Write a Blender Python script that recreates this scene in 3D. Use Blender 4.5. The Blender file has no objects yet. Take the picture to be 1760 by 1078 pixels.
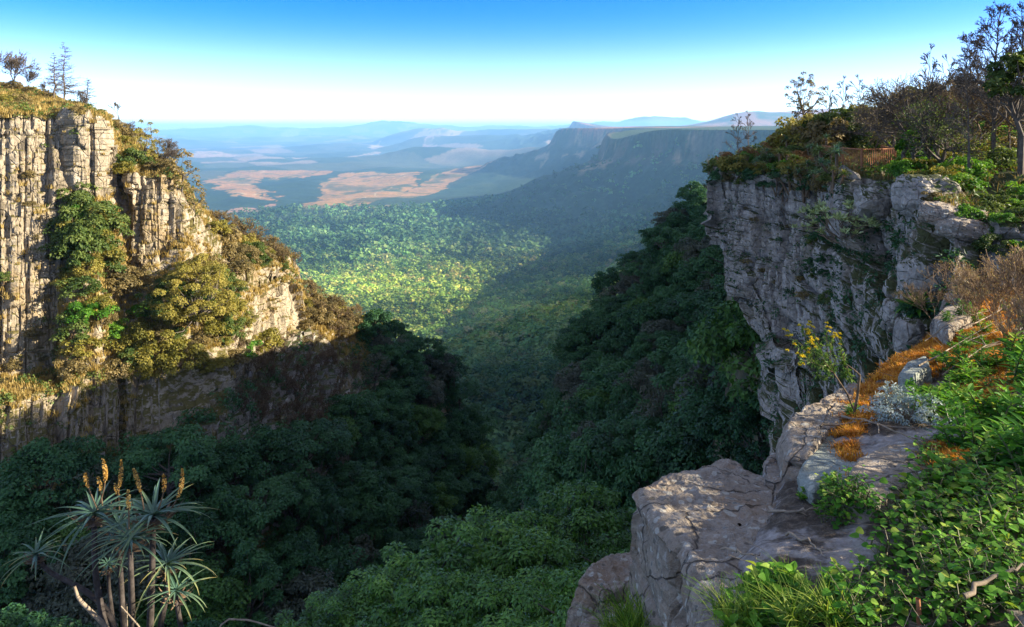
import bpy, math, random
import numpy as np
from mathutils import Vector, Matrix
from mathutils.bvhtree import BVHTree

SC = bpy.context.scene
COL = SC.collection
rng = np.random.default_rng(7)
random.seed(7)

# ------------------------------------------------------------------ camera
FPX, CX, HY = 1147.0, 880.0, 222.0          # focal length and horizon row in photo pixels
cam_d = bpy.data.cameras.new("camera")
cam_d.sensor_width = 36.0
cam_d.lens = 36.0 * FPX / 1760.0
cam_d.shift_y = -(539.0 - HY) / 1760.0
cam_d.clip_start = 0.05
cam_d.clip_end = 200000.0
cam = bpy.data.objects.new("camera", cam_d)
cam.rotation_euler = (math.radians(90), 0, 0)
COL.objects.link(cam)
SC.camera = cam

# ------------------------------------------------------------------ light
SUN_EL, SUN_AZ = math.radians(21.0), math.radians(4.0)   # azimuth: degrees behind due right (+x)
sun_vec = Vector((math.cos(SUN_EL) * math.cos(SUN_AZ), -math.cos(SUN_EL) * math.sin(SUN_AZ), math.sin(SUN_EL)))
sun_d = bpy.data.lights.new("sun", 'SUN')
sun_d.energy = 4.2
sun_d.angle = math.radians(0.5)
sun_d.color = (1.0, 0.87, 0.67)
sun = bpy.data.objects.new("sun", sun_d)
sun.rotation_euler = sun_vec.to_track_quat('Z', 'Y').to_euler()
sun.location = (60, -20, 60)
COL.objects.link(sun)

world = bpy.data.worlds.new("World")
SC.world = world
world.use_nodes = True
wn = world.node_tree
wn.nodes.clear()
w_out = wn.nodes.new('ShaderNodeOutputWorld')
w_bg = wn.nodes.new('ShaderNodeBackground')
w_sky = wn.nodes.new('ShaderNodeTexSky')
w_sky.sky_type = 'NISHITA'
w_sky.sun_disc = False
w_sky.sun_elevation = SUN_EL
w_sky.sun_rotation = math.radians(90) + SUN_AZ
w_sky.altitude = 1800.0
w_sky.air_density = 1.0
w_sky.dust_density = 1.6
w_sky.ozone_density = 2.0
w_tc = wn.nodes.new('ShaderNodeTexCoord')
w_map = wn.nodes.new('ShaderNodeMapping')
w_map.inputs['Scale'].default_value = (1, 1, 2.0)
w_hsv = wn.nodes.new('ShaderNodeHueSaturation')
w_sep = wn.nodes.new('ShaderNodeSeparateXYZ')
w_cr = wn.nodes.new('ShaderNodeFloatCurve')          # the blue is deepest a little above the horizon
cv = w_cr.mapping.curves[0]
cv.points[0].location = (0.0, .50); cv.points[1].location = (1.0, .30)
cv.points.new(.07, .57); cv.points.new(.19, .73); cv.points.new(.32, .40); cv.points.new(.55, .30)
w_cr.mapping.update()
w_x2 = wn.nodes.new('ShaderNodeMath'); w_x2.operation = 'MULTIPLY'; w_x2.inputs[1].default_value = 2.0
wn.links.new(w_tc.outputs['Generated'], w_sep.inputs[0]); wn.links.new(w_sep.outputs['Z'], w_cr.inputs['Value'])
wn.links.new(w_cr.outputs[0], w_x2.inputs[0]); wn.links.new(w_x2.outputs[0], w_hsv.inputs['Saturation'])
w_hsv.inputs['Hue'].default_value = .519
wn.links.new(w_tc.outputs['Generated'], w_map.inputs['Vector'])
wn.links.new(w_map.outputs['Vector'], w_sky.inputs['Vector'])
wn.links.new(w_sky.outputs['Color'], w_hsv.inputs['Color'])
wn.links.new(w_hsv.outputs['Color'], w_bg.inputs['Color'])
w_bg.inputs['Strength'].default_value = 0.122
wn.links.new(w_bg.outputs['Background'], w_out.inputs['Surface'])

SC.view_settings.view_transform = 'Standard'
SC.view_settings.look = 'None'
SC.view_settings.exposure = 2.03
SC.view_settings.gamma = 1.0
SC.render.engine = 'CYCLES'
SC.cycles.use_denoising = True
SC.cycles.max_bounces = 5
SC.cycles.diffuse_bounces = 3
SC.cycles.glossy_bounces = 1
SC.cycles.transmission_bounces = 3
SC.cycles.volume_bounces = 2
SC.cycles.transparent_max_bounces = 4
SC.cycles.caustics_reflective = False
SC.cycles.caustics_refractive = False

# ------------------------------------------------------------------ helpers
def P(px, py, d):
    return np.array(((px - CX) / FPX * d, d, (HY - py) / FPX * d))

def P_on_z(px, py, z):
    return P(px, py, z * FPX / (HY - py))

def tag(o, label, cat=None, group=None, kind=None):
    o['label'] = label
    if cat: o['category'] = cat
    if group: o['group'] = group
    if kind: o['kind'] = kind
    return o

def empty(name, loc=(0, 0, 0), rz=0.0, scale=1.0):
    o = bpy.data.objects.new(name, None)
    o.empty_display_size = 0.2
    o.location = loc
    o.rotation_euler = (0, 0, rz)
    o.scale = (scale, scale, scale)
    COL.objects.link(o)
    return o

def mesh_np(name, V, Fs, mats, tint=None, col=None, smooth=False, mat_idx=None):
    """V (n,3); Fs array (m,k) or list of such arrays."""
    V = np.asarray(V, dtype=np.float32)
    if not isinstance(Fs, (list, tuple)): Fs = [Fs]
    Fs = [np.asarray(f, dtype=np.int32) for f in Fs if len(f)]
    me = bpy.data.meshes.new(name)
    me.vertices.add(len(V))
    me.vertices.foreach_set('co', V.ravel())
    nl = sum(f.size for f in Fs); npoly = sum(len(f) for f in Fs)
    me.loops.add(nl)
    me.loops.foreach_set('vertex_index', np.concatenate([f.ravel() for f in Fs]))
    starts = []; at = 0
    for f in Fs:
        starts.append(at + np.arange(len(f)) * f.shape[1]); at += f.size
    me.polygons.add(npoly)
    me.polygons.foreach_set('loop_start', np.concatenate(starts).astype(np.int32))
    if mat_idx is not None:
        me.polygons.foreach_set('material_index', np.asarray(mat_idx, dtype=np.int32))
    me.update(calc_edges=True)
    me.polygons.foreach_set('use_smooth', np.full(npoly, bool(smooth)))
    if tint is not None:
        a = me.attributes.new('tint', 'FLOAT', 'POINT')
        a.data.foreach_set('value', np.asarray(tint, dtype=np.float32))
    if col is not None:
        a = me.attributes.new('col', 'FLOAT_COLOR', 'POINT')
        c = np.ones((len(V), 4), dtype=np.float32); c[:, :3] = col
        a.data.foreach_set('color', c.ravel())
    for m in (mats if isinstance(mats, (list, tuple)) else [mats]):
        me.materials.append(m)
    return me

def obj(name, me, parent=None):
    o = bpy.data.objects.new(name, me)
    COL.objects.link(o)
    if parent is not None: o.parent = parent
    return o

def kids(o): return [c for c in bpy.data.objects if c.parent is o] if False else list(o.children)

def dup(root, loc, rz=0.0, scale=1.0, label=None, group=None, tilt=(0, 0), cat=None):
    r = root.copy(); COL.objects.link(r)
    r.location = loc; r.rotation_euler = (tilt[0], tilt[1], rz)
    r.scale = scale if hasattr(scale, '__len__') else (scale, scale, scale)
    if label: r['label'] = label
    if group: r['group'] = group
    if cat: r['category'] = cat
    for ch in list(root.children):
        c = ch.copy(); COL.objects.link(c); c.parent = r
        for g in list(ch.children):
            e = g.copy(); COL.objects.link(e); e.parent = c
    return r

# ---- noise
def _h(ix, iy, iz, s):
    n = (ix.astype(np.int64) * 374761393 + iy.astype(np.int64) * 668265263 + iz.astype(np.int64) * 2147483647 + s * 1274126177) & 0xffffffff
    n = ((n ^ (n >> 13)) * 1274126177) & 0xffffffff
    n = ((n ^ (n >> 16)) * 2246822519) & 0xffffffff
    return ((n ^ (n >> 15)) & 0xffffff) / float(0xffffff)

def vnoise(p, s=0):
    p = np.asarray(p, float)
    i = np.floor(p); f = p - i; u = f * f * f * (f * (f * 6 - 15) + 10)
    ix, iy, iz = i[..., 0], i[..., 1], i[..., 2]
    r = 0
    for dx in (0, 1):
        for dy in (0, 1):
            for dz in (0, 1):
                w = (u[..., 0] if dx else 1 - u[..., 0]) * (u[..., 1] if dy else 1 - u[..., 1]) * (u[..., 2] if dz else 1 - u[..., 2])
                r = r + w * _h(ix + dx, iy + dy, iz + dz, s)
    return r * 2 - 1

def fbm(p, octv=4, s=0, gain=0.5, lac=2.03):
    a, r, t = 1.0, 0, 0
    p = np.asarray(p, float)
    for k in range(octv):
        r = r + a * vnoise(p, s + k * 17); t += a; a *= gain; p = p * lac + 11.3
    return r / t

def smooth(a, b, x):
    t = np.clip((x - a) / (b - a), 0, 1); return t * t * (3 - 2 * t)

# ---- quads of leaves
def unit(v):
    return v / np.maximum(np.linalg.norm(v, axis=-1, keepdims=True), 1e-9)

def rand_dirs(n, r=None):
    r = r or rng
    v = r.normal(size=(n, 3)); return unit(v)

def leaf_quads(c, axis, nrm, L, W, shape=0.42):
    """rhombic leaf from its foot c along axis; returns V, F."""
    axis = unit(axis)
    side = unit(np.cross(axis, nrm)); n2 = np.cross(side, axis)
    L = np.broadcast_to(L, (len(c),))[:, None]; W = np.broadcast_to(W, (len(c),))[:, None]
    a = c; b = c + axis * L * shape + side * W * .5 + n2 * W * .08
    t = c + axis * L - n2 * L * .08; d = c + axis * L * shape - side * W * .5 + n2 * W * .08
    V = np.stack([a, b, t, d], 1).reshape(-1, 3)
    F = np.arange(len(c) * 4).reshape(-1, 4)
    return V, F

def tubes(segs, sides=5):
    """segs (n,8): p0, p1, r0, r1 -> separate tapered tubes as one V,F."""
    S = np.asarray(segs, float)
    p0, p1, r0, r1 = S[:, 0:3], S[:, 3:6], S[:, 6], S[:, 7]
    ax = unit(p1 - p0)
    ref = np.where(np.abs(ax[:, 2:3]) > .9, np.array([[1., 0, 0]]), np.array([[0., 0, 1]]))
    u = unit(np.cross(ax, ref)); v = np.cross(ax, u)
    an = np.arange(sides) * 2 * math.pi / sides
    ring = u[:, None, :] * np.cos(an)[None, :, None] + v[:, None, :] * np.sin(an)[None, :, None]
    A = p0[:, None] + ring * r0[:, None, None]; B = p1[:, None] + ring * r1[:, None, None]
    V = np.concatenate([A, B], 1).reshape(-1, 3)
    k = np.arange(sides); k2 = (k + 1) % sides
    f = np.stack([k, k2, k2 + sides, k + sides], 1)
    F = (f[None] + (np.arange(len(S)) * 2 * sides)[:, None, None]).reshape(-1, 4)
    return V, F

def tube_path(pts, radii, sides=6):
    pts = np.asarray(pts, float); radii = np.broadcast_to(np.asarray(radii, float), (len(pts),))
    t = np.gradient(pts, axis=0); t = unit(t)
    ref = np.array([0.31, 0.22, 0.93]); ref = ref / np.linalg.norm(ref)
    u = unit(np.cross(t, ref)); v = np.cross(t, u)
    an = np.arange(sides) * 2 * math.pi / sides
    R = pts[:, None] + (u[:, None] * np.cos(an)[None, :, None] + v[:, None] * np.sin(an)[None, :, None]) * radii[:, None, None]
    V = R.reshape(-1, 3)
    k = np.arange(sides); k2 = (k + 1) % sides
    f = np.stack([k, k2, k2 + sides, k + sides], 1)
    F = (f[None] + (np.arange(len(pts) - 1) * sides)[:, None, None]).reshape(-1, 4)
    return V, F

class Acc:
    def __init__(s): s.V = []; s.F = []; s.T = []; s.n = 0
    def add(s, V, F, t=0.5):
        s.V.append(V); s.F.append(F + s.n); s.n += len(V)
        s.T.append(np.broadcast_to(np.asarray(t, float), (len(V),)))
    def mesh(s, name, mats, smooth=False):
        V = np.concatenate(s.V); T = np.concatenate(s.T)
        by = {}
        for f in s.F: by.setdefault(f.shape[1], []).append(f)
        return mesh_np(name, V, [np.concatenate(v) for v in by.values()], mats, tint=T, smooth=smooth)

def grid_faces(nr, nc):
    i = np.arange(nr * nc).reshape(nr, nc)
    return np.stack([i[:-1, :-1], i[:-1, 1:], i[1:, 1:], i[1:, :-1]], -1).reshape(-1, 4)

def bvh_of(V, F):
    return BVHTree.FromPolygons([tuple(v) for v in V], [tuple(f) for f in F])

# ------------------------------------------------------------------ materials
def new_mat(name):
    m = bpy.data.materials.new(name); m.use_nodes = True
    nt = m.node_tree; nt.nodes.clear()
    out = nt.nodes.new('ShaderNodeOutputMaterial')
    return m, nt, out

def N(nt, typ, **kw):
    n = nt.nodes.new(typ)
    for k, v in kw.items():
        if k in n.inputs: n.inputs[k].default_value = v
        else: setattr(n, k, v)
    return n

def noise(nt, vec, scale, detail=4, rough=.55, dist=0.0):
    n = nt.nodes.new('ShaderNodeTexNoise')
    n.inputs['Scale'].default_value = scale; n.inputs['Detail'].default_value = detail
    n.inputs['Roughness'].default_value = rough; n.inputs['Distortion'].default_value = dist
    nt.links.new(vec, n.inputs['Vector']); return n.outputs['Fac']

def ramp(nt, fac, stops):
    n = nt.nodes.new('ShaderNodeValToRGB')
    e = n.color_ramp.elements
    while len(e) < len(stops): e.new(0.5)
    for el, (p, c) in zip(e, stops):
        el.position = p; el.color = (*c, 1) if hasattr(c, '__len__') else (c, c, c, 1)
    nt.links.new(fac, n.inputs['Fac']); return n.outputs['Color']

def mix(nt, fac, a, b, blend='MIX'):
    n = nt.nodes.new('ShaderNodeMix'); n.data_type = 'RGBA'; n.blend_type = blend
    for sock, v in ((n.inputs['Factor'], fac), (n.inputs['A'], a), (n.inputs['B'], b)):
        pass
    ins = [i for i in n.inputs if i.type == 'RGBA']
    f = [i for i in n.inputs if i.name == 'Factor' and i.type == 'VALUE'][0]
    for sock, v in ((f, fac), (ins[0], a), (ins[1], b)):
        if hasattr(v, 'is_linked'): nt.links.new(v, sock)
        elif hasattr(v, '__len__'): sock.default_value = (*v, 1) if len(v) == 3 else v
        else: sock.default_value = v
    return [o for o in n.outputs if o.type == 'RGBA'][0]

def mathn(nt, op, a, b=0.0, clamp=False):
    n = nt.nodes.new('ShaderNodeMath'); n.operation = op; n.use_clamp = clamp
    for i, v in enumerate((a, b)):
        if hasattr(v, 'is_linked'): nt.links.new(v, n.inputs[i])
        else: n.inputs[i].default_value = v
    return n.outputs[0]

def leaf_mat(name, stops, transl=0.35, rough=0.55, spec=0.25, patch=0.0):
    """stops: colours across the per-leaf tint, further varied per object."""
    m, nt, out = new_mat(name)
    at = N(nt, 'ShaderNodeAttribute', attribute_name='tint')
    oi = N(nt, 'ShaderNodeObjectInfo')
    f = mathn(nt, 'ADD', at.outputs['Fac'], mathn(nt, 'MULTIPLY', mathn(nt, 'SUBTRACT', oi.outputs['Random'], .5), .35))
    c = ramp(nt, f, stops)
    b = N(nt, 'ShaderNodeBsdfPrincipled', Roughness=rough)
    b.inputs['Specular IOR Level'].default_value = spec
    nt.links.new(c, b.inputs['Base Color'])
    t = N(nt, 'ShaderNodeBsdfTranslucent')
    tc = mix(nt, 1.0, c, (1.25, 1.2, .5), 'MULTIPLY')
    nt.links.new(tc, t.inputs['Color'])
    ms = N(nt, 'ShaderNodeMixShader'); ms.inputs[0].default_value = transl
    nt.links.new(b.outputs[0], ms.inputs[1]); nt.links.new(t.outputs[0], ms.inputs[2])
    nt.links.new(ms.outputs[0], out.inputs['Surface'])
    return m

def bark_mat(name, c1, c2, scale=6.0):
    m, nt, out = new_mat(name)
    tc = N(nt, 'ShaderNodeTexCoord')
    f = noise(nt, tc.outputs['Object'], scale, 5, .65)
    c = ramp(nt, f, [(.3, c1), (.7, c2)])
    b = N(nt, 'ShaderNodeBsdfPrincipled', Roughness=.85); b.inputs['Specular IOR Level'].default_value = .15
    nt.links.new(c, b.inputs['Base Color'])
    bp = N(nt, 'ShaderNodeBump', Strength=.5, Distance=.02); nt.links.new(f, bp.inputs['Height'])
    nt.links.new(bp.outputs[0], b.inputs['Normal'])
    nt.links.new(b.outputs[0], out.inputs['Surface'])
    return m

def rock_mat(name, cols, scale=1.0, zs=3.2, lichen=(.5, .5, .45), lichen_amt=.5, moss=(.08, .09, .02), moss_at=.55, streak=.5, ochre=None, bump=1.0, crackle=.35, grit=0.0):
    """layered weathered quartzite. cols: dark, mid, light base colours; scale = features per metre."""
    m, nt, out = new_mat(name)
    geo = N(nt, 'ShaderNodeNewGeometry')
    pos = geo.outputs['Position']
    mp = N(nt, 'ShaderNodeMapping'); mp.inputs['Scale'].default_value = (1, 1, zs); nt.links.new(pos, mp.inputs['Vector'])
    ms = N(nt, 'ShaderNodeMapping'); ms.inputs['Scale'].default_value = (1, 1, .16); nt.links.new(pos, ms.inputs['Vector'])
    n1 = noise(nt, mp.outputs[0], .9 * scale, 8, .62, .15)
    n2 = noise(nt, pos, 5.5 * scale, 6, .7)
    base = ramp(nt, mathn(nt, 'ADD', mathn(nt, 'MULTIPLY', n1, .6), mathn(nt, 'MULTIPLY', n2, .4)), [(.30, cols[0]), (.48, cols[1]), (.68, cols[2])])
    st = noise(nt, ms.outputs[0], 1.6 * scale, 5, .6, .1)
    base = mix(nt, mathn(nt, 'MULTIPLY', ramp_f(nt, st, .52, .68), streak), base, tuple(.35 * v for v in cols[0]))
    if ochre:
        oc = noise(nt, mp.outputs[0], .35 * scale, 4, .6, .4)
        base = mix(nt, mathn(nt, 'MULTIPLY', ramp_f(nt, oc, .5, .66), .65), base, ochre)
    li = noise(nt, pos, 3.0 * scale, 7, .72, 0)
    base = mix(nt, mathn(nt, 'MULTIPLY', ramp_f(nt, li, .56, .64), lichen_amt), base, lichen)
    if moss_at is not None:
        sx = N(nt, 'ShaderNodeSeparateXYZ'); nt.links.new(geo.outputs['Normal'], sx.inputs[0])
        mo = noise(nt, pos, 1.3 * scale, 5, .65)
        mf = mathn(nt, 'ADD', sx.outputs['Z'], mathn(nt, 'MULTIPLY', mathn(nt, 'SUBTRACT', mo, .5), 1.2))
        base = mix(nt, ramp_f(nt, mf, moss_at, moss_at + .25), base, moss)
    fine = None
    if grit:
        # lichen discs, dark specks and thin weathered cracks seen close to
        wob = N(nt, 'ShaderNodeTexNoise', Scale=3.0, Detail=5.0); nt.links.new(pos, wob.inputs['Vector'])
        wv = N(nt, 'ShaderNodeVectorMath', operation='SCALE'); wv.inputs['Scale'].default_value = .22; nt.links.new(wob.outputs['Color'], wv.inputs[0])
        av = N(nt, 'ShaderNodeVectorMath', operation='ADD'); nt.links.new(pos, av.inputs[0]); nt.links.new(wv.outputs[0], av.inputs[1])
        v1 = N(nt, 'ShaderNodeTexVoronoi', Scale=13.0); nt.links.new(av.outputs[0], v1.inputs['Vector'])
        sel = N(nt, 'ShaderNodeSeparateColor'); nt.links.new(v1.outputs['Color'], sel.inputs[0])
        disc = mathn(nt, 'MULTIPLY', ramp_f(nt, v1.outputs['Distance'], .42, .30), ramp_f(nt, sel.outputs[0], .62, .68))
        base = mix(nt, mathn(nt, 'MULTIPLY', disc, .75 * grit), base, (.50, .49, .42))
        disc2 = mathn(nt, 'MULTIPLY', ramp_f(nt, v1.outputs['Distance'], .38, .28), ramp_f(nt, sel.outputs[1], .78, .82))
        base = mix(nt, mathn(nt, 'MULTIPLY', disc2, .7 * grit), base, (.08, .075, .06))
        sp = noise(nt, pos, 46.0, 4, .75)
        base = mix(nt, mathn(nt, 'MULTIPLY', ramp_f(nt, sp, .58, .68), .7 * grit), base, (.09, .078, .062))
        v2 = N(nt, 'ShaderNodeTexVoronoi', Scale=1.5); v2.feature = 'DISTANCE_TO_EDGE'; nt.links.new(av.outputs[0], v2.inputs['Vector'])
        crk = ramp_f(nt, v2.outputs['Distance'], .0, .016)
        base = mix(nt, mathn(nt, 'MULTIPLY', mathn(nt, 'SUBTRACT', 1.0, crk), .75 * grit), base, (.05, .043, .035))
        fine = mathn(nt, 'ADD', mathn(nt, 'MULTIPLY', sp, .55), mathn(nt, 'MULTIPLY', crk, .9))
    b = N(nt, 'ShaderNodeBsdfPrincipled', Roughness=.88); b.inputs['Specular IOR Level'].default_value = .2
    nt.links.new(base, b.inputs['Base Color'])
    vo = N(nt, 'ShaderNodeTexVoronoi', Scale=1.7 * scale); vo.feature = 'DISTANCE_TO_EDGE'
    nt.links.new(mp.outputs[0], vo.inputs['Vector'])
    cr = mathn(nt, 'MULTIPLY', ramp_f(nt, vo.outputs['Distance'], 0.0, .07), crackle)
    h = mathn(nt, 'ADD', mathn(nt, 'ADD', mathn(nt, 'MULTIPLY', n1, 1.0), mathn(nt, 'MULTIPLY', n2, .5)), cr)
    if fine is not None: h = mathn(nt, 'ADD', h, fine)
    bp = N(nt, 'ShaderNodeBump', Strength=.8, Distance=.28 * bump / scale); nt.links.new(h, bp.inputs['Height'])
    nt.links.new(bp.outputs[0], b.inputs['Normal'])
    nt.links.new(b.outputs[0], out.inputs['Surface'])
    return m

def ramp_f(nt, fac, a, b):
    n = nt.nodes.new('ShaderNodeMapRange'); n.interpolation_type = 'SMOOTHSTEP'
    n.inputs['From Min'].default_value = a; n.inputs['From Max'].default_value = b
    nt.links.new(fac, n.inputs['Value']); return n.outputs['Result']

def col_mat(name, rough=.9, fine=None, transl=0.0, var=.25):
    """colour from the mesh's own 'col' attribute with a fine procedural mottle."""
    m, nt, out = new_mat(name)
    at = N(nt, 'ShaderNodeAttribute', attribute_name='col')
    c = at.outputs['Color']
    if fine:
        geo = N(nt, 'ShaderNodeNewGeometry')
        f = noise(nt, geo.outputs['Position'], fine, 6, .65)
        g = ramp(nt, f, [(.3, 1 - var), (.7, 1 + var)])
        c = mix(nt, 1.0, c, g, 'MULTIPLY')
    b = N(nt, 'ShaderNodeBsdfPrincipled', Roughness=rough); b.inputs['Specular IOR Level'].default_value = .1
    nt.links.new(c, b.inputs['Base Color'])
    if transl:
        t = N(nt, 'ShaderNodeBsdfTranslucent'); nt.links.new(c, t.inputs['Color'])
        ms = N(nt, 'ShaderNodeMixShader'); ms.inputs[0].default_value = transl
        nt.links.new(b.outputs[0], ms.inputs[1]); nt.links.new(t.outputs[0], ms.inputs[2])
        nt.links.new(ms.outputs[0], out.inputs['Surface'])
    else:
        nt.links.new(b.outputs[0], out.inputs['Surface'])
    return m
# ------------------------------------------------------------------ far terrain: lowveld plain, escarpment, far ranges
EDGE = np.array([(16, 42), (22, 62), (31.5, 91), (41, 120), (53, 150), (85, 200), (180, 300), (430, 600), (900, 1200),
                 (1230, 2200), (1560, 2900), (1640, 3300), (1480, 3650), (1250, 4000), (1020, 4350), (840, 4640), (730, 4860), (760, 5150), (1150, 5600),
                 (1700, 6200), (1750, 6900), (1350, 7500), (900, 7900), (620, 8200), (560, 8500), (700, 9000), (1500, 9800), (2600, 10500),
                 (3000, 12500), (2200, 14500), (1500, 16500), (1900, 18000), (4200, 20000), (7000, 26000)], float)
POLY = np.vstack([EDGE, [(60000, 30000), (60000, -2000), (14, -2000)]])

def seg_dist(x, y, pts):
    d = np.full(x.shape, 1e18)
    for (ax, ay), (bx, by) in zip(pts[:-1], pts[1:]):
        vx, vy = bx - ax, by - ay
        t = np.clip(((x - ax) * vx + (y - ay) * vy) / (vx * vx + vy * vy), 0, 1)
        d = np.minimum(d, (x - ax - t * vx) ** 2 + (y - ay - t * vy) ** 2)
    return np.sqrt(d)

def in_poly(x, y, pts):
    r = np.zeros(x.shape, bool)
    n = len(pts)
    for i in range(n):
        x0, y0 = pts[i]; x1, y1 = pts[(i + 1) % n]
        c = ((y0 > y) != (y1 > y))
        if y1 != y0:
            r ^= c & (x < (x1 - x0) * (y - y0) / (y1 - y0) + x0)
    return r

AX_Y = [0, 60, 110, 130, 200, 300, 600, 1200, 2450, 4000, 7000, 12000, 25000, 45000, 60000]
AX_Z = [-50, -66, -82, -92, -140, -190, -310, -475, -620, -630, -640, -650, -600, -420, -330]

def Zfar(x, y):
    r = np.hypot(x, y)
    q = np.stack([x, y, 0 * x], -1)
    wob = fbm(q / 260.0, 4, 3) * np.clip(r / 12, 0, 110) + fbm(q / 60.0, 3, 5) * np.clip(r / 80, 0, 14)
    d = seg_dist(x, y, EDGE)
    ins = in_poly(x, y, POLY)
    s = np.where(ins, -d, d) + np.where(ins, 0, wob * .7)
    zA = np.interp(np.maximum(y, 0), AX_Y, AX_Z)
    # plateau height
    zt = -16 + 26 * smooth(2000, 9000, r) + fbm(q / 900.0, 3, 9) * np.clip(r / 200, 0, 14) + fbm(q / 2500., 2, 10) * np.clip(r / 400, 0, 22)
    zt = zt + 12 * smooth(400, 60, r)
    zt = zt + np.clip((-s) / 600.0, 0, 2) * np.clip(r / 300, 0, 10)
    zt = zt - 75 * np.exp(-((x - 730) ** 2 + (y - 4860) ** 2) / 330. ** 2) - 40 * np.exp(-((x - 560) ** 2 + (y - 8500) ** 2) / 300. ** 2)
    W = np.interp(r, [0, 150, 400, 1000, 2500, 5000, 9000, 20000], [90, 130, 420, 850, 1050, 1000, 1200, 2500])
    t = np.clip(s / W, 0, 4)
    cl = np.clip(r / 2500, .12, 1)
    g = 1 - .17 * smooth(0, 1, s / (70 * cl + 8)) - .0
    g = g * (.22 * np.exp(-t * 1.0) + .78 * np.exp(-t * 2.6)) - .03 * smooth(.6, 2.5, t)
    # gullies and spurs down the talus
    gul = fbm(np.stack([x / 330., y / 330., 0 * x], -1), 4, 21)
    gul = 1 - np.abs(gul) * 2.6
    zl = zA + fbm(q / 700., 4, 31) * np.clip((r - 800) / 60, 0, 34) + fbm(q / 180., 3, 33) * np.clip((r - 300) / 100, 0, 9)
    z = zl + (zt - zl) * np.clip(g, 0, 1) + gul * 85 * np.exp(-((t - .45) / .33) ** 2) * np.clip((r - 500) / 2500, 0, 1)
    z = np.where(s <= 0, zt, z)
    # rolling hills of the middle distance
    z = z + np.where(s > 0, 1, 0) * smooth(5200, 8000, r) * (1 - np.clip(g, 0, 1)) * (fbm(q / 1500., 4, 41) * 75 + 10)
    z = z + np.where(s > 0, 1, 0) * smooth(14000, 22000, r) * np.maximum(fbm(q / 5200., 4, 47), -.2) * 330
    # far ranges
    def ridge(x0, y0, x1, y1, h, w, sd):
        dd = seg_dist(x, y, np.array([(x0, y0), (x1, y1)], float))
        return h * np.exp(-(dd / w) ** 2) * (1 + .45 * fbm(q / 2600., 4, sd))
    z = z + ridge(5000, 13800, 11000, 15500, 350, 950, 51)
    z = z + ridge(8500, 42000, 26000, 46000, 700, 3000, 52)
    z = z + ridge(-9000, 50000, 9500, 44000, 620, 3600, 53)
    z = z + ridge(-26000, 56000, -9000, 52000, 430, 4000, 54)
    z = z + ridge(-3500, 26000, 1200, 24000, 560, 1600, 55)
    z = z + ridge(-1900, 13500, 700, 12300, 210, 650, 57)
    z = z + ridge(-2600, 19500, 1300, 18500, 330, 900, 58)
    z = z + ridge(-1400, 17500, 1200, 16500, 200, 900, 56)
    cap = -r * np.interp(r, [150, 200, 330, 700], [.72, .68, .585, .30])
    k = (1 - smooth(.27, .34, x / np.maximum(y, 1))) * (r < 700)
    z = np.where(cap < z, z + (cap - z) * k, z)
    return z, s, t, ins

# field patches of the plain, given as world outlines on the ground
def ground_poly(pts, z=-632.0):
    return np.array([P_on_z(a, b, z)[:2] for a, b in pts])
FIELDS = [
    ([(350, 318), (395, 300), (470, 292), (545, 294), (565, 302), (520, 308), (455, 308), (440, 322), (462, 345), (466, 352), (440, 350), (405, 338)], (.34, .175, .065)),
    ([(515, 362), (545, 335), (560, 312), (590, 303), (650, 302), (712, 306), (720, 318), (690, 340), (640, 352), (598, 360)], (.36, .19, .065)),
    ([(722, 322), (760, 308), (812, 296), (880, 290), (880, 297), (820, 312), (772, 326), (700, 342), (690, 336)], (.34, .185, .075)),
    ([(325, 266), (345, 260), (400, 263), (425, 267), (380, 270), (330, 272)], (.36, .24, .17)),
    ([(500, 270), (600, 272), (655, 262), (640, 262), (590, 269), (500, 268)], (.34, .24, .17)),
    ([(632, 256), (650, 251), (662, 257), (645, 260)], (.38, .26, .19)), ([(700, 252), (800, 247), (812, 250), (720, 256)], (.36, .24, .18)),
    ([(722, 262), (745, 257), (752, 265), (735, 268)], (.38, .26, .19)), ([(390, 362), (440, 358), (455, 366), (400, 368)], (.34, .19, .12)),
    ([(640, 357), (700, 353), (702, 357), (645, 360)], (.42, .3, .16)), ([(480, 237), (515, 235), (512, 240), (490, 241)], (.4, .3, .24)),
]
PLANT = [
    ([(450, 312), (520, 308), (562, 312), (552, 335), (520, 362), (480, 368), (462, 345), (440, 326)], (.020, .046, .030)),
    ([(350, 326), (410, 340), (452, 352), (440, 360), (380, 360), (350, 345)], (.022, .048, .032)),
    ([(755, 325), (800, 313), (860, 305), (900, 300), (900, 310), (820, 322), (770, 330)], (.022, .048, .032)),
]

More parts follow.
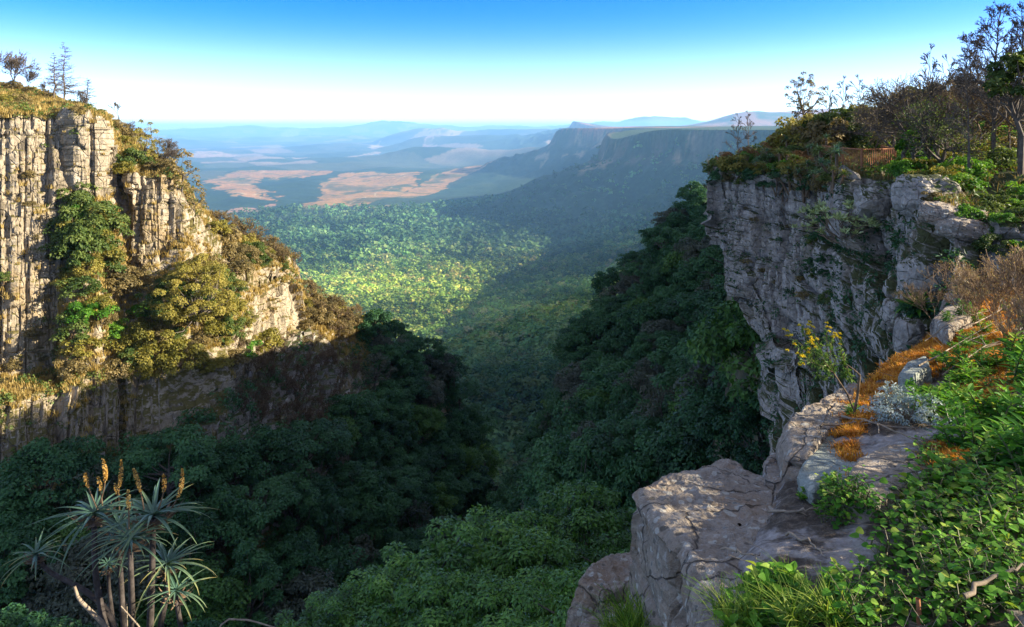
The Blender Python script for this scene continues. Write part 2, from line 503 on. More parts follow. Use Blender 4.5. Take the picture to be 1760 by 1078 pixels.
def terrain_colour(x, y, z, s, t, ins):
    q = np.stack([x, y, 0 * x], -1); r = np.hypot(x, y)
    n1 = fbm(q / 420., 4, 61); n2 = fbm(q / 90., 4, 63); n3 = fbm(q / 1600., 3, 65)
    c = np.zeros(x.shape + (3,)); c[:] = (.040, .070, .030)
    def put(m, col): 
        nonlocal c
        m = np.clip(m, 0, 1)[..., None]; c = c * (1 - m) + np.array(col) * m
    put(smooth(-.1, .5, n1) * .8, (.060, .085, .032))
    put(smooth(.1, .5, n2) * .5, (.085, .095, .040))
    # plantations of the plain in blocks
    ang = .5
    bx, by = x * math.cos(ang) + y * math.sin(ang), -x * math.sin(ang) + y * math.cos(ang)
    wq = fbm(q / 800., 3, 71)
    cell = _h(np.floor((bx + 300 * wq) / 900.), np.floor((by + 300 * n3) / 1500.), 0 * x, 5)
    far = smooth(3300, 4200, r)
    put(far * .9, (.026, .052, .032))
    put(far * np.where(cell > .7, .85, 0) * smooth(5200, 6500, r), (.075, .085, .05))
    put(far * np.where((cell > .38) & (cell < .5), .8, 0) * smooth(11000, 13500, r), (.30, .21, .15))
    put(smooth(-.05, .3, n1) * far * .35, (.05, .075, .04))
    put(smooth(15000, 26000, r) * smooth(.0, .35, n3) * .5, (.22, .18, .13))
    # named patches
    wx, wy = x + 80 * n2 + 90 * n1, y + 260 * n1 + 200 * n2
    for pts, col in FIELDS:
        pl = ground_poly(pts)
        m = in_poly(wx, wy, pl) & (s > 600)
        put(np.where(m, .95, 0), col)
        put(np.where(m, 1, 0) * smooth(.05, .4, n2) * .55, (.20, .15, .07))
        put(np.where(m, 1, 0) * smooth(.22, .4, n1) * .7, (.05, .075, .035))
        dr = np.abs(fbm(q / 620., 3, 73))
        put(np.where(m, 1, 0) * smooth(.045, .012, dr) * .85, (.045, .075, .03))
        put(np.where(m, 1, 0) * smooth(.012, .004, np.abs(fbm(q / 950., 2, 75))) * .7, (.45, .34, .2))
    for pts, col in PLANT:
        put(np.where(in_poly(wx, wy, ground_poly(pts)), .95, 0), col)
    # plateau tops: brown veld, green plantations
    top = ins & (r > 900)
    put(np.where(top, 1, 0), (.05, .075, .03))
    put(np.where(top & (r > 6800), 1, 0) * smooth(-.3, .15, n1), (.30, .15, .085))
    # cliff band and bare slips under the rim
    steep = (~ins) & (s < np.clip(r / 25, 20, 150)) & (r > 500)
    put(np.where(steep, 1, 0) * smooth(-.25, .25, n2) * .6, (.16, .125, .085))
    slip = (~ins) & (t > .02) & (t < .35) & (r > 2500)
    put(np.where(slip, 1, 0) * smooth(.3, .42, fbm(q / 130., 3, 81)) * .8, (.30, .22, .12))
    return c

def build_terrain():
    na, nr = 820, 820
    az = np.linspace(-.98, .95, na)
    r = np.exp(np.linspace(math.log(150.), math.log(62000.), nr))
    R, A = np.meshgrid(r, az, indexing='ij')
    Y = R; X = np.tan(A) * R
    Z, s, t, ins = Zfar(X, Y)
    C = terrain_colour(X, Y, Z, s, t, ins)
    V = np.stack([X, Y, Z], -1).reshape(-1, 3)
    m = col_mat('terrain_cover', fine=.035, var=.35)
    me = mesh_np('terrain', V, grid_faces(nr, na), m, col=C.reshape(-1, 3), smooth=True)
    o = obj('terrain', me)
    tag(o, 'wide lowveld plain and escarpment reaching to the far blue ranges', kind='structure')
    # the unseen plateau behind the right-hand cliff, joined to the escarpment
    gx, gy = np.meshgrid(np.arange(4, 320, 2.0), np.arange(-60, 262, 2.0))
    E2 = np.vstack([[(15, -70), (15, 8), (14.5, 16), (15.5, 26), (16.5, 36)], EDGE[:10]])
    P2 = np.vstack([E2, [(60000, 30000), (60000, -70)]])
    d = seg_dist(gx, gy, E2); ins2 = in_poly(gx, gy, P2)
    zt = np.interp(gy, [36, 50, 80, 112, 150, 260], [-5.0, -3.2, -4, -9, -13, -8]) + fbm(np.stack([gx, gy, 0 * gx], -1) / 16., 4, 88) * (.6 + 1.2 * smooth(40, 60, gy))
    zz = np.where(ins2, zt, zt - d * 6)
    keep = (d < 5) | ins2
    V = np.stack([gx, gy, np.maximum(zz, -90)], -1).reshape(-1, 3)
    F = grid_faces(*gx.shape); F = F[keep.reshape(-1)[F].all(1)]
    o2 = obj('plateau', mesh_np('plateau', V, F, M_scrub, smooth=True))
    tag(o2, 'scrub covered plateau ground behind the rim of the cliff', kind='structure')
    return o

m, nt, out = new_mat('scrub_ground')
_g = N(nt, 'ShaderNodeNewGeometry')
_f = noise(nt, _g.outputs['Position'], .7, 7, .65)
_c = ramp(nt, _f, [(.3, (.035, .045, .02)), (.5, (.09, .085, .045)), (.7, (.17, .14, .09))])
_b = N(nt, 'ShaderNodeBsdfPrincipled', Roughness=.95); nt.links.new(_c, _b.inputs['Base Color'])
_bp = N(nt, 'ShaderNodeBump', Strength=.9, Distance=.5); nt.links.new(_f, _bp.inputs['Height']); nt.links.new(_bp.outputs[0], _b.inputs['Normal'])
nt.links.new(_b.outputs[0], out.inputs['Surface'])
M_scrub = m
terrain = build_terrain()

# ------------------------------------------------------------------ lofted rock walls and slopes near the viewpoint
def pchip_cols(px, keys, q):
    """piecewise linear with light smoothing between columns"""
    return np.stack([np.interp(q, px, keys[:, k]) for k in range(keys.shape[1])], 1)

def loft(cols, px0, px1, nc, rows_per_key):
    """cols: list of (px, [(py,d) ...]) all with the same number of keys, from the hidden back edge downward."""
    px = np.array([c[0] for c in cols], float)
    PY = np.array([[k[0] for k in c[1]] for c in cols], float)
    D = np.log(np.array([[k[1] for k in c[1]] for c in cols], float))
    q = np.linspace(px0, px1, nc)
    py = pchip_cols(px, PY, q); dd = pchip_cols(px, D, q)
    T = []; KI = []
    for k, n in enumerate(rows_per_key):
        T += [k + i / n for i in range(n)]
    T.append(len(rows_per_key)); T = np.array(T)
    k0 = np.clip(np.floor(T).astype(int), 0, py.shape[1] - 2); f = T - k0
    PYg = py[:, k0] * (1 - f) + py[:, k0 + 1] * f          # (nc, nrow)
    Dg = np.exp(dd[:, k0] * (1 - f) + dd[:, k0 + 1] * f)
    Q = np.repeat(q[:, None], len(T), 1)
    X = (Q - CX) / FPX * Dg; Z = (HY - PYg) / FPX * Dg
    G = np.stack([X, Dg, Z], -1)                            # (nc, nrow, 3)
    return G, np.repeat(T[None], nc, 0), Q

def grid_normals(G):
    du = np.gradient(G, axis=0); dv = np.gradient(G, axis=1)
    n = unit(np.cross(dv, du))
    flip = (n * (-G)).sum(-1) < 0        # towards the viewer's side of the wall
    n[flip] *= -1
    return n

def blocky(u, z, jw, bh, s):
    """rock relief: vertical joints of width jw, beds of height bh; returns offset in 0..1 and crack mask"""
    ju = u / jw + .35 * fbm(np.stack([u / jw * .8, z / bh * .25, 0 * u], -1), 3, s)
    zz = z / bh + .3 * fbm(np.stack([u / jw * .4, z / bh * .8, 0 * u + 3], -1), 3, s + 1)
    iz = np.floor(zz)
    ju = ju + _h(iz, 0 * iz, 0 * iz, s + 9) * .6
    iu = np.floor(ju)
    off = _h(iu, iz, 0 * iu, s + 2)
    fu, fz = ju - iu, zz - iz
    eu = np.minimum(fu, 1 - fu) * jw; ez = np.minimum(fz, 1 - fz) * bh
    crack = np.exp(-(eu / (.05 * jw)) ** 2) * .8 + np.exp(-(ez / (.06 * bh)) ** 2) * .6
    return off, np.clip(crack, 0, 1)

def relief(G, w, s, amps, wd=None, soft=0.0, u=None):
    """displace a lofted grid along its normals; w = rock weight per vertex (0 soil slope, 1 bare wall)"""
    n = grid_normals(G)
    if u is None:
        seg = np.linalg.norm(np.diff(G[:, :, :2], axis=0), axis=-1).mean(1)
        u = np.concatenate([[0], np.cumsum(seg)])[:, None] + 0 * G[..., 0]
    z = G[..., 2]
    off = 0
    for jw, bh, a, cr in amps:
        o, c = blocky(u, z, jw, bh, s); s += 31
        off = off + a * (o - .5) - cr * c
    off = off * w
    off = off + fbm(G / 4.5, 4, s) * (.5 * w + soft * (1 - w)) + fbm(G / .9, 3, s + 5) * (.10 * w + soft * .25 * (1 - w))
    return G + n * off[..., None] * (1 if wd is None else wd[..., None])

def grid_mesh(name, G, mats, smooth=False, mat_idx=None, tint=None):
    nc, nr = G.shape[:2]
    return mesh_np(name, G.reshape(-1, 3), grid_faces(nc, nr), mats, smooth=smooth, mat_idx=mat_idx, tint=None if tint is None else tint.reshape(-1))

# ---- left wall.  keys: back, crest, cliff top, cliff foot, lower cliff top, lower cliff foot, mid slope, bottom
LC = []
def L(px, *k):
    k = list(k)
    c = k[0]
    back = (c[0] + (2 if px < 200 else 30), c[1] * (1.9 if px < 200 else 1.25))
    LC.append((px, [back] + k))
L(-260, (118, 118), (178, 84), (640, 72), (690, 67), (800, 63), (900, 56), (1260, 40))
L(-60, (132, 119), (186, 84), (645, 74), (690, 69), (800, 65), (900, 57), (1260, 41))
L(0, (142, 120), (192, 84), (648, 76), (690, 70), (795, 66), (900, 58), (1260, 42))
L(60, (152, 118), (195, 86), (645, 78), (685, 72), (785, 68), (900, 59), (1260, 43))
L(102, (168, 110), (198, 88), (640, 80), (680, 74), (780, 70), (900, 60), (1260, 44))
L(116, (176, 108), (200, 90), (330, 91), (675, 75), (775, 70.5), (900, 60), (1260, 44))
L(128, (180, 106), (200, 88), (335, 87.5), (670, 76), (773, 71), (900, 60.5), (1260, 44))
L(168, (190, 102), (202, 89), (340, 88.5), (662, 77), (768, 72.5), (900, 61), (1260, 44))
L(180, (193, 102), (206, 95), (335, 94), (655, 78), (765, 73), (900, 62), (1260, 45))
L(212, (222, 112), (300, 97.5), (330, 97), (645, 80), (760, 74), (900, 63), (1260, 45))
L(222, (232, 112), (300, 95), (468, 90.5), (640, 80), (758, 74), (900, 63), (1260, 45))
L(268, (266, 110), (300, 95.5), (462, 91), (622, 81.5), (748, 75.5), (900, 63.5), (1260, 45))
L(302, (290, 107), (302, 97), (415, 93.5), (608, 83), (735, 77), (900, 64), (1260, 46))
L(318, (322, 110), (348, 99), (398, 94.5), (600, 84), (720, 78), (900, 64.5), (1260, 46.5))
L(350, (362, 112), (385, 102), (420, 98), (590, 86), (700, 80), (900, 66), (1260, 48))
L(392, (392, 114), (420, 106), (470, 99), (575, 90), (672, 84), (900, 68), (1260, 48.5))
L(440, (407, 117), (470, 107), (500, 103), (508, 102), (637, 97), (900, 70), (1260, 49))
L(492, (434, 119), (462, 113), (476, 112.2), (484, 111.5), (600, 107), (900, 72.5), (1260, 50))
L(512, (462, 121), (474, 117), (484, 116.4), (492, 115.8), (578, 112), (900, 75), (1260, 50.5))
L(524, (502, 124), (520, 121), (540, 119), (548, 118), (562, 116.5), (900, 76), (1260, 51))
L(560, (518, 127), (540, 124), (560, 121), (580, 118), (600, 115), (900, 82), (1260, 52))
L(640, (568, 134), (590, 130), (610, 126), (640, 122), (670, 118), (900, 90), (1260, 54))
L(700, (602, 140), (620, 136), (645, 131), (680, 126), (720, 121), (920, 98), (1260, 56))
L(760, (645, 146), (665, 142), (690, 138), (730, 133), (770, 128), (940, 108), (1260, 58))
L(800, (705, 150), (725, 146), (750, 141), (785, 136), (820, 131), (960, 115), (1260, 60))
L(830, (810, 150), (825, 147), (845, 143), (870, 139), (895, 135), (980, 122), (1260, 62))
L(866, (908, 142), (920, 139), (935, 136), (955, 132), (975, 128), (1020, 118), (1260, 64))
L(940, (1000, 128), (1012, 126), (1025, 124), (1040, 121), (1060, 117), (1100, 105), (1260, 66))
LG, LT, LQ = loft(LC, -250, 935, 700, [5, 26, 150, 46, 60, 40, 34])
def lw():
    w = np.zeros_like(LT)
    cl1 = smooth(1.85, 2.05, LT) * (1 - smooth(2.92, 3.05, LT))
    cl2 = smooth(3.92, 4.05, LT) * (1 - smooth(4.9, 5.15, LT))
    cl2 = cl2 * (1 - smooth(215, 300, LQ) * (1 - smooth(385, 400, LQ)))
    left = 1 - smooth(515, 535, LQ)
    w = np.maximum(cl1, cl2) * left
    w = np.maximum(w, smooth(3, 3.4, LT) * (1 - smooth(3.6, 3.9, LT)) * .25 * left)
    w = np.maximum(w, smooth(1, 1.2, LT) * (1 - smooth(1.8, 1.9, LT)) * .3 * left)
    return w
LWt = lw()
LGd = relief(LG, LWt, 101, [(7.5, 40, 2.6, .5), (2.6, 9, 1.3, .4), (1.1, 2.6, .6, .2), (.5, .7, .26, .09)], soft=1.0)

# ---- right wall: keys back2, back1, crest, mid, (step), foot
RC = []
def Rr(px, *k): RC.append((px, list(k)))
Rr(1216, (300, 60), (283, 47), (287, 43), (292, 43.5), (300, 44), (420, 43.5))
Rr(1226, (298, 60), (280, 46), (287, 42), (300, 41.8), (306, 41.6), (430, 40.6))
Rr(1246, (285, 60), (274, 46), (292, 40.8), (400, 40), (408, 39.8), (480, 39))
Rr(1290, (262, 60), (264, 45), (298, 39), (470, 37.6), (480, 37.2), (575, 36.4))
Rr(1322, (250, 62), (256, 44), (302, 37.6), (560, 35), (580, 34.3), (640, 33.5))
Rr(1334, (248, 63), (254, 43.5), (303, 37), (585, 34), (600, 29.5), (800, 26))
Rr(1400, (238, 66), (250, 42), (305, 33.8), (590, 29.5), (606, 27.6), (900, 21))
Rr(1450, (234, 68), (262, 40), (308, 30.6), (590, 25.6), (610, 24.8), (920, 18))
Rr(1540, (232, 68), (268, 36), (322, 25.4), (590, 19.8), (610, 19.3), (940, 14.6))
Rr(1600, (230, 68), (275, 31), (338, 21), (560, 17.0), (600, 16.4), (960, 12.5))
Rr(1640, (228, 64), (285, 27), (352, 18), (500, 15.3), (600, 14.4), (980, 11))
Rr(1690, (224, 60), (300, 24), (392, 17.5), (500, 16), (600, 15.4), (1000, 13))
Rr(1770, (220, 54), (300, 22), (410, 17), (520, 16), (600, 15.4), (1000, 13))
Rr(1980, (214, 46), (290, 20), (380, 16), (520, 15.4), (600, 15), (1000, 13))
Rr(2600, (205, 36), (280, 14), (340, 12), (520, 11.6), (600, 11.4), (1000, 10))
RG, RT, RQ = loft(RC, 1216, 2600, 900, [24, 34, 150, 14, 110])
# columns denser where the wall is seen
_q = np.concatenate([np.linspace(1216, 1700, 720), np.linspace(1703, 2600, 160)])
def reloft(cols, q, rows):
    px = np.array([c[0] for c in cols], float)
    PY = np.array([[k[0] for k in c[1]] for c in cols], float); D = np.log(np.array([[k[1] for k in c[1]] for c in cols], float))
    py = pchip_cols(px, PY, q); dd = pchip_cols(px, D, q)
    T = np.concatenate([k + np.arange(n) / n for k, n in enumerate(rows)] + [[len(rows)]])
    k0 = np.clip(np.floor(T).astype(int), 0, py.shape[1] - 2); f = T - k0
    PYg = py[:, k0] * (1 - f) + py[:, k0 + 1] * f; Dg = np.exp(dd[:, k0] * (1 - f) + dd[:, k0 + 1] * f)
    Q = np.repeat(q[:, None], len(T), 1)
    return np.stack([(Q - CX) / FPX * Dg, Dg, (HY - PYg) / FPX * Dg], -1), np.repeat(T[None], len(q), 0), Q
RG, RT, RQ = reloft(RC, _q, [24, 34, 150, 14, 110])
RWt = smooth(1.9, 2.04, RT)
RGd = relief(RG, RWt, 303, [(3.4, 5.5, 1.35, .4), (1.5, 2.4, .7, .25), (.62, .75, .22, .08), (.26, .2, .06, .03)], soft=.25)

# ---- right forested slope. keys: back, crest, then down to the stream bed
SCs = []
def S(px, *k):
    SCs.append((px, [(k[0][0] + 40, k[0][1] * 1.2)] + list(k)))
S(600, (1060, 62), (1090, 58), (1120, 55), (1180, 50), (1500, 30))
S(760, (1000, 80), (1030, 74), (1070, 67), (1150, 56), (1500, 28))
S(860, (940, 100), (970, 92), (1010, 80), (1090, 62), (1500, 24))
S(900, (880, 106), (915, 96), (960, 82), (1060, 60), (1500, 22))
S(930, (805, 110), (850, 98), (920, 80), (1030, 58), (1500, 21))
S(960, (700, 117), (770, 100), (870, 78), (1000, 54), (1500, 20))
S(1000, (585, 125), (690, 100), (820, 74), (980, 50), (1500, 18))
S(1100, (458, 140), (590, 103), (760, 70), (950, 44), (1500, 15))
S(1190, (352, 150), (480, 112), (670, 80), (900, 46), (1500, 13))
S(1240, (345, 150), (460, 104), (620, 76), (820, 48), (1500, 12))
S(1300, (345, 140), (540, 68), (610, 56), (800, 38), (1500, 10.5))
S(1420, (420, 100), (600, 50), (680, 42), (800, 30), (1500, 9))
SG, ST, SQ = loft(SCs, 600, 1420, 260, [4, 60, 60, 50, 70])
SGd = relief(SG, 0 * ST, 505, [], soft=1.3)
M_rockL = rock_mat('sunlit_quartzite', ((.14, .115, .08), (.27, .225, .155), (.42, .36, .27)), scale=.42, zs=.8, lichen=(.46, .43, .36), lichen_amt=.55,
                   moss=(.11, .095, .03), moss_at=.5, streak=.85, ochre=(.22, .15, .06))
M_rockR = rock_mat('grey_quartzite', ((.15, .136, .115), (.30, .275, .235), (.47, .435, .375)), scale=1.1, zs=1.5, lichen=(.58, .54, .45), lichen_amt=.6,
                   moss=(.06, .07, .025), moss_at=.62, streak=.7, ochre=(.17, .14, .09))
M_floor = M_scrub
def add_grid(name, G, mat, label, smooth=False):
    o = obj(name, grid_mesh(name, G, mat, smooth)); tag(o, label, kind='structure'); return o
cliff_far = add_grid('cliff', LGd, M_rockL, 'tall sunlit quartzite cliff and its forested spur across the gorge')
cliff_near = add_grid('cliff', RGd, M_rockR, 'shaded grey layered cliff below the fenced viewpoint')
slope = add_grid('slope', SGd, M_scrub, 'steep forested slope under the grey cliff', True)

def grid_bvh(G, step=1):
    H = G[::step, ::step]
    return bvh_of(H.reshape(-1, 3), grid_faces(*H.shape[:2]))
BL, BR, BS = grid_bvh(LGd, 2), grid_bvh(RGd, 2), grid_bvh(SGd, 2)
def hit(px, py, trees):
    d = Vector(((px - CX) / FPX, 1.0, (HY - py) / FPX)).normalized()
    best = None
    for b in trees:
        h = b.ray_cast(Vector((0, 0, 0)), d)
        if h[0] is not None and (best is None or h[3] < best[3]): best = h
    return best

# ------------------------------------------------------------------ air
def build_haze():
    m, nt, out = new_mat('air')
    v = N(nt, 'ShaderNodeVolumePrincipled')
    v.inputs['Color'].default_value = (.29, .60, 1.0, 1)
    v.inputs['Density'].default_value = HAZE
    v.inputs['Anisotropy'].default_value = .1
    nt.links.new(v.outputs[0], out.inputs['Volume'])
    x0, x1, y0, y1, z0, z1 = -92000, 92000, -120, 62500, -1100, 440
    V = np.array([(x, y, z) for z in (z0, z1) for y in (y0, y1) for x in (x0, x1)], float)
    F = np.array([(0, 2, 3, 1), (4, 5, 7, 6), (0, 1, 5, 4), (2, 6, 7, 3), (0, 4, 6, 2), (1, 3, 7, 5)])
    o = obj('haze', mesh_np('haze', V, F, m)); tag(o, 'pale blue haze filling the air over the valley', kind='stuff')
HAZE = 0.000042
build_haze()
# ------------------------------------------------------------------ plant library
G_DARK = [(0.0, (.014, .046, .020)), (.45, (.032, .105, .038)), (1.0, (.07, .175, .058))]
M_forest = leaf_mat('forest_leaves', G_DARK, .25)
M_forest_lime = leaf_mat('lime_forest_leaves', [(0, (.03, .08, .02)), (.5, (.07, .17, .035)), (1, (.12, .22, .05))], .3)
M_forest_grey = leaf_mat('grey_forest_leaves', [(0, (.03, .045, .03)), (.5, (.075, .095, .065)), (1, (.12, .13, .09))], .25)
M_gold = leaf_mat('golden_leaves', [(0, (.09, .095, .015)), (.5, (.22, .20, .035)), (1, (.36, .30, .07))], .35)
M_bush_green = leaf_mat('bush_green_leaves', [(0, (.03, .065, .015)), (.5, (.075, .12, .025)), (1, (.15, .19, .045))], .35)
M_olive = leaf_mat('olive_leaves', [(0, (.07, .06, .025)), (.5, (.18, .14, .05)), (1, (.30, .23, .10))], .3)
M_russet = leaf_mat('russet_leaves', [(0, (.09, .045, .018)), (.5, (.22, .11, .04)), (1, (.33, .19, .08))], .35)
M_tan = leaf_mat('dry_grass_blades', [(0, (.18, .13, .04)), (.5, (.36, .26, .08)), (1, (.48, .38, .15))], .35)
M_lime = leaf_mat('fresh_leaves', [(0, (.03, .10, .012)), (.5, (.08, .22, .02)), (1, (.19, .34, .04))], .45)
M_bark = bark_mat('grey_bark', (.05, .042, .034), (.15, .13, .105))
M_bark_dark = bark_mat('dark_bark', (.045, .037, .03), (.14, .115, .09))
M_twig = bark_mat('brown_twigs', (.075, .05, .03), (.2, .145, .09))

def crown_cloud(seed, n_lobes, per, R, H, lobe=(.5, .95), leaf=(.32, .2), z0=0.0, flat=.62, up=.45, dome=True, fill=.0):
    """leaf clumps spread unevenly over a crown; returns V,F,tint"""
    r = np.random.default_rng(seed)
    a = r.uniform(0, 2 * math.pi, n_lobes)
    k = (np.arange(n_lobes) + .5) / n_lobes
    el = np.arcsin(np.clip(1 - 1.25 * k, -1, 1)) if dome else np.arcsin(1 - 1.9 * k)
    a = np.arange(n_lobes) * 2.39996 + r.normal(0, .5, n_lobes)
    rad = r.uniform(.62, 1.05, n_lobes)
    c = np.stack([np.cos(el) * np.cos(a) * R * rad, np.cos(el) * np.sin(a) * R * rad, np.sin(el) * H * rad], 1)
    c[:, :2] += r.normal(0, .12 * R, (n_lobes, 2))
    lr = r.uniform(*lobe, n_lobes) * R * .5
    lt = r.uniform(0, 1, n_lobes)
    m = n_lobes * per
    li = np.repeat(np.arange(n_lobes), per)
    d = rand_dirs(m, r); d[:, 2] = np.where(d[:, 2] < -.3, -d[:, 2], d[:, 2])
    sh = r.uniform(.55, 1.05, m) ** .6
    p = c[li] + d * (lr[li] * sh)[:, None] * np.array([1, 1, flat])
    nrm = unit(d * .8 + rand_dirs(m, r) * .55 + np.array([0, 0, up]))
    ax = unit(np.cross(nrm, rand_dirs(m, r)) + d * .35 - np.array([0, 0, .25]))
    L = leaf[0] * r.uniform(.6, 1.3, m); W = leaf[1] * r.uniform(.6, 1.3, m)
    p[:, 2] += z0
    V, F = leaf_quads(p, ax, nrm, L, W)
    t = np.clip(.5 * lt[li] + .5 * r.uniform(0, 1, m), 0, 1)
    return V, F, np.repeat(t, 4), c + np.array([0, 0, z0]), lr

def limbs_to(points, base_h, r0, seed, fork=.45):
    """trunk and limbs reaching into the lobes"""
    r = np.random.default_rng(seed)
    segs = []
    lean = r.normal(0, .06, 2) * base_h
    top = np.array([lean[0], lean[1], base_h])
    mid = np.array([lean[0] * .3, lean[1] * .3 , base_h * .5]) + np.append(r.normal(0, .03 * base_h, 2), 0)
    base = np.array([0, 0, -.6])
    segs.append((*base, *mid, r0 * 1.15, r0 * .85)); segs.append((*mid, *top, r0 * .85, r0 * .65))
    for p in points:
        s = mid + (top - mid) * r.uniform(.3, 1)
        m = s + (p - s) * .5 + r.normal(0, .12, 3) * np.linalg.norm(p - s) + np.array([0, 0, -.06 * np.linalg.norm(p - s)])
        segs.append((*s, *m, r0 * .42, r0 * .25)); segs.append((*m, *p, r0 * .25, r0 * .08))
    return segs

PROTO_STORE = []
def make_tree_meshes(name, seed, n_lobes, per, R, H, trunk_h, mat, bark=None, leaf=(.32, .2), lobe=(.5, .95), up=.45, flat=.62, r0=None, dome=True):
    V, F, t, c, lr = crown_cloud(seed, n_lobes, per, R, H, lobe, leaf, z0=trunk_h, up=up, flat=flat, dome=dome)
    crown = mesh_np('crown', V, F, mat, tint=t)
    seg = limbs_to(c[::2], trunk_h * .9, r0 or R * .055, seed)
    v2, f2 = tubes(seg, 5)
    trunk = mesh_np('trunk', v2, f2, bark or M_bark, smooth=True)
    return crown, trunk

def tree_thing(name, meshes, loc, rz, sc, label, group=None, cat='tree', names=('crown', 'trunk')):
    e = empty(name, loc, rz); e.scale = sc if hasattr(sc, '__len__') else (sc, sc, sc)
    for nm, me in zip(names, meshes):
        if me is not None: obj(nm, me, e)
    tag(e, label, cat, group)
    return e

# ---- leafless branching
def branching(seed, height, r0, levels=5, n=(3, 4), spread=.7, up=.25, ratio=.68, trunk=.35, curl=.18, droop=0.0, sub=3, foot=-.4):
    r = np.random.default_rng(seed)
    segs = []; tips = []
    def grow(p, d, L, rad, lv):
        q = p.copy(); dd = d.copy()
        steps = sub if lv < levels - 1 else 2
        for i in range(steps):
            dd = dd + r.normal(0, curl, 3) * .5; dd[2] += up * .12 - droop * .1
            dd = dd / np.linalg.norm(dd)
            q2 = q + dd * L / steps
            ra = rad * (1 - .35 * i / steps); rb = rad * (1 - .35 * (i + 1) / steps)
            segs.append((*q, *q2, ra, rb))
            if lv > 0 and lv < levels - 1 and i < steps - 1 and r.random() < .55:
                child(q2, dd, L * .6, rb * .5, lv + 1)
            q = q2
        if lv >= levels - 1:
            tips.append((q, dd)); return
        for k in range(r.integers(n[0], n[1] + 1)):
            child(q, dd, L * ratio * r.uniform(.75, 1.15), rad * .6, lv + 1)
    def child(q, dd, L, rad, lv):
        v = r.normal(size=3); v -= dd * v.dot(dd); v /= np.linalg.norm(v)
        s = spread * r.uniform(.6, 1.25)
        nd = dd * math.cos(s) + v * math.sin(s); nd[2] += up * .5
        grow(q, nd / np.linalg.norm(nd), L, max(rad, .004), lv)
    grow(np.array([0, 0, foot]), unit(np.array([r.normal(0, .08), r.normal(0, .08), 1.0])), height * trunk, r0, 0)
    S = np.array(segs)
    k = height / (max(S[:, 5].max(), 1e-3) if foot else np.linalg.norm(S[:, 3:6], axis=1).max())
    S[:, :6] *= k
    T = np.array([t[0] for t in tips]) * k; D = np.array([t[1] for t in tips])
    return S, T, D

def bare_meshes(seed, height, r0, mat=None, leaf_mat_=None, leaf_n=0, leaf=(.1, .06), min_r=.012, **kw):
    S, T, D = (excurrent if 'nb' in kw else branching)(seed, height, r0, **kw)
    S[:, 6:] = np.maximum(S[:, 6:], min_r)
    V, F = tubes(S, 4)
    me = mesh_np('branches', V, F, mat or M_bark)
    lm = None
    if leaf_n:
        r = np.random.default_rng(seed + 5)
        i = np.repeat(np.arange(len(T)), leaf_n)
        p = T[i] + r.normal(0, .09, (len(i), 3)) * height * .12
        ax = unit(D[i] + rand_dirs(len(i), r) * .9)
        v, f = leaf_quads(p, ax, rand_dirs(len(i), r), leaf[0] * r.uniform(.6, 1.3, len(i)), leaf[1])
        lm = mesh_np('leaves', v, f, leaf_mat_, tint=np.repeat(r.uniform(0, 1, len(i)), 4))
    return me, lm

def excurrent(seed, height, r0, nb=26, L=.42, lo=.22, levels=4, el=(.5, 1.0), n=(2, 3), spread=.45, droop=0.0, lean=.02):
    """one leading trunk carrying finely divided side branches"""
    r = np.random.default_rng(seed); segs = []; tips = []; dirs = []
    k = np.linspace(0, 1, 12)
    path = np.stack([np.cumsum(r.normal(0, lean, 12)) * height * .3 * k, np.cumsum(r.normal(0, lean, 12)) * height * .3 * k, k * height - .3 * (k == 0)], 1)
    for i in range(11): segs.append((*path[i], *path[i + 1], r0 * (1 - .9 * k[i]), r0 * (1 - .9 * k[i + 1])))
    for b in range(nb):
        f = lo + (1 - lo) * (b + r.uniform(0, .8)) / nb
        p = np.array([np.interp(f, k, path[:, j]) for j in range(3)])
        a = b * 2.39996 + r.normal(0, .4); e = el[0] + (el[1] - el[0]) * f + r.normal(0, .12)
        Lb = height * L * (1.12 - .85 * f) * r.uniform(.7, 1.15)
        S, T, D = branching(seed * 100 + b, Lb, r0 * .34 * (1.1 - .8 * f) + .004, levels=levels, n=n, spread=spread, up=.12, ratio=.74, trunk=.4, curl=.22, sub=3, foot=0.0)
        z = np.array([math.cos(a) * math.cos(e), math.sin(a) * math.cos(e), math.sin(e)]); x = unit(np.cross(z, [.2, .1, 1.])); y = np.cross(z, x)
        M = np.stack([x, y, z], 0); S2 = S.copy()
        S2[:, :3] = S2[:, :3] @ M + p; S2[:, 3:6] = S[:, 3:6] @ M + p
        segs += [tuple(q) for q in S2]; tips.append(T @ M + p); dirs.append(D @ M)
    S = np.array(segs); return S, np.concatenate(tips), np.concatenate(dirs)

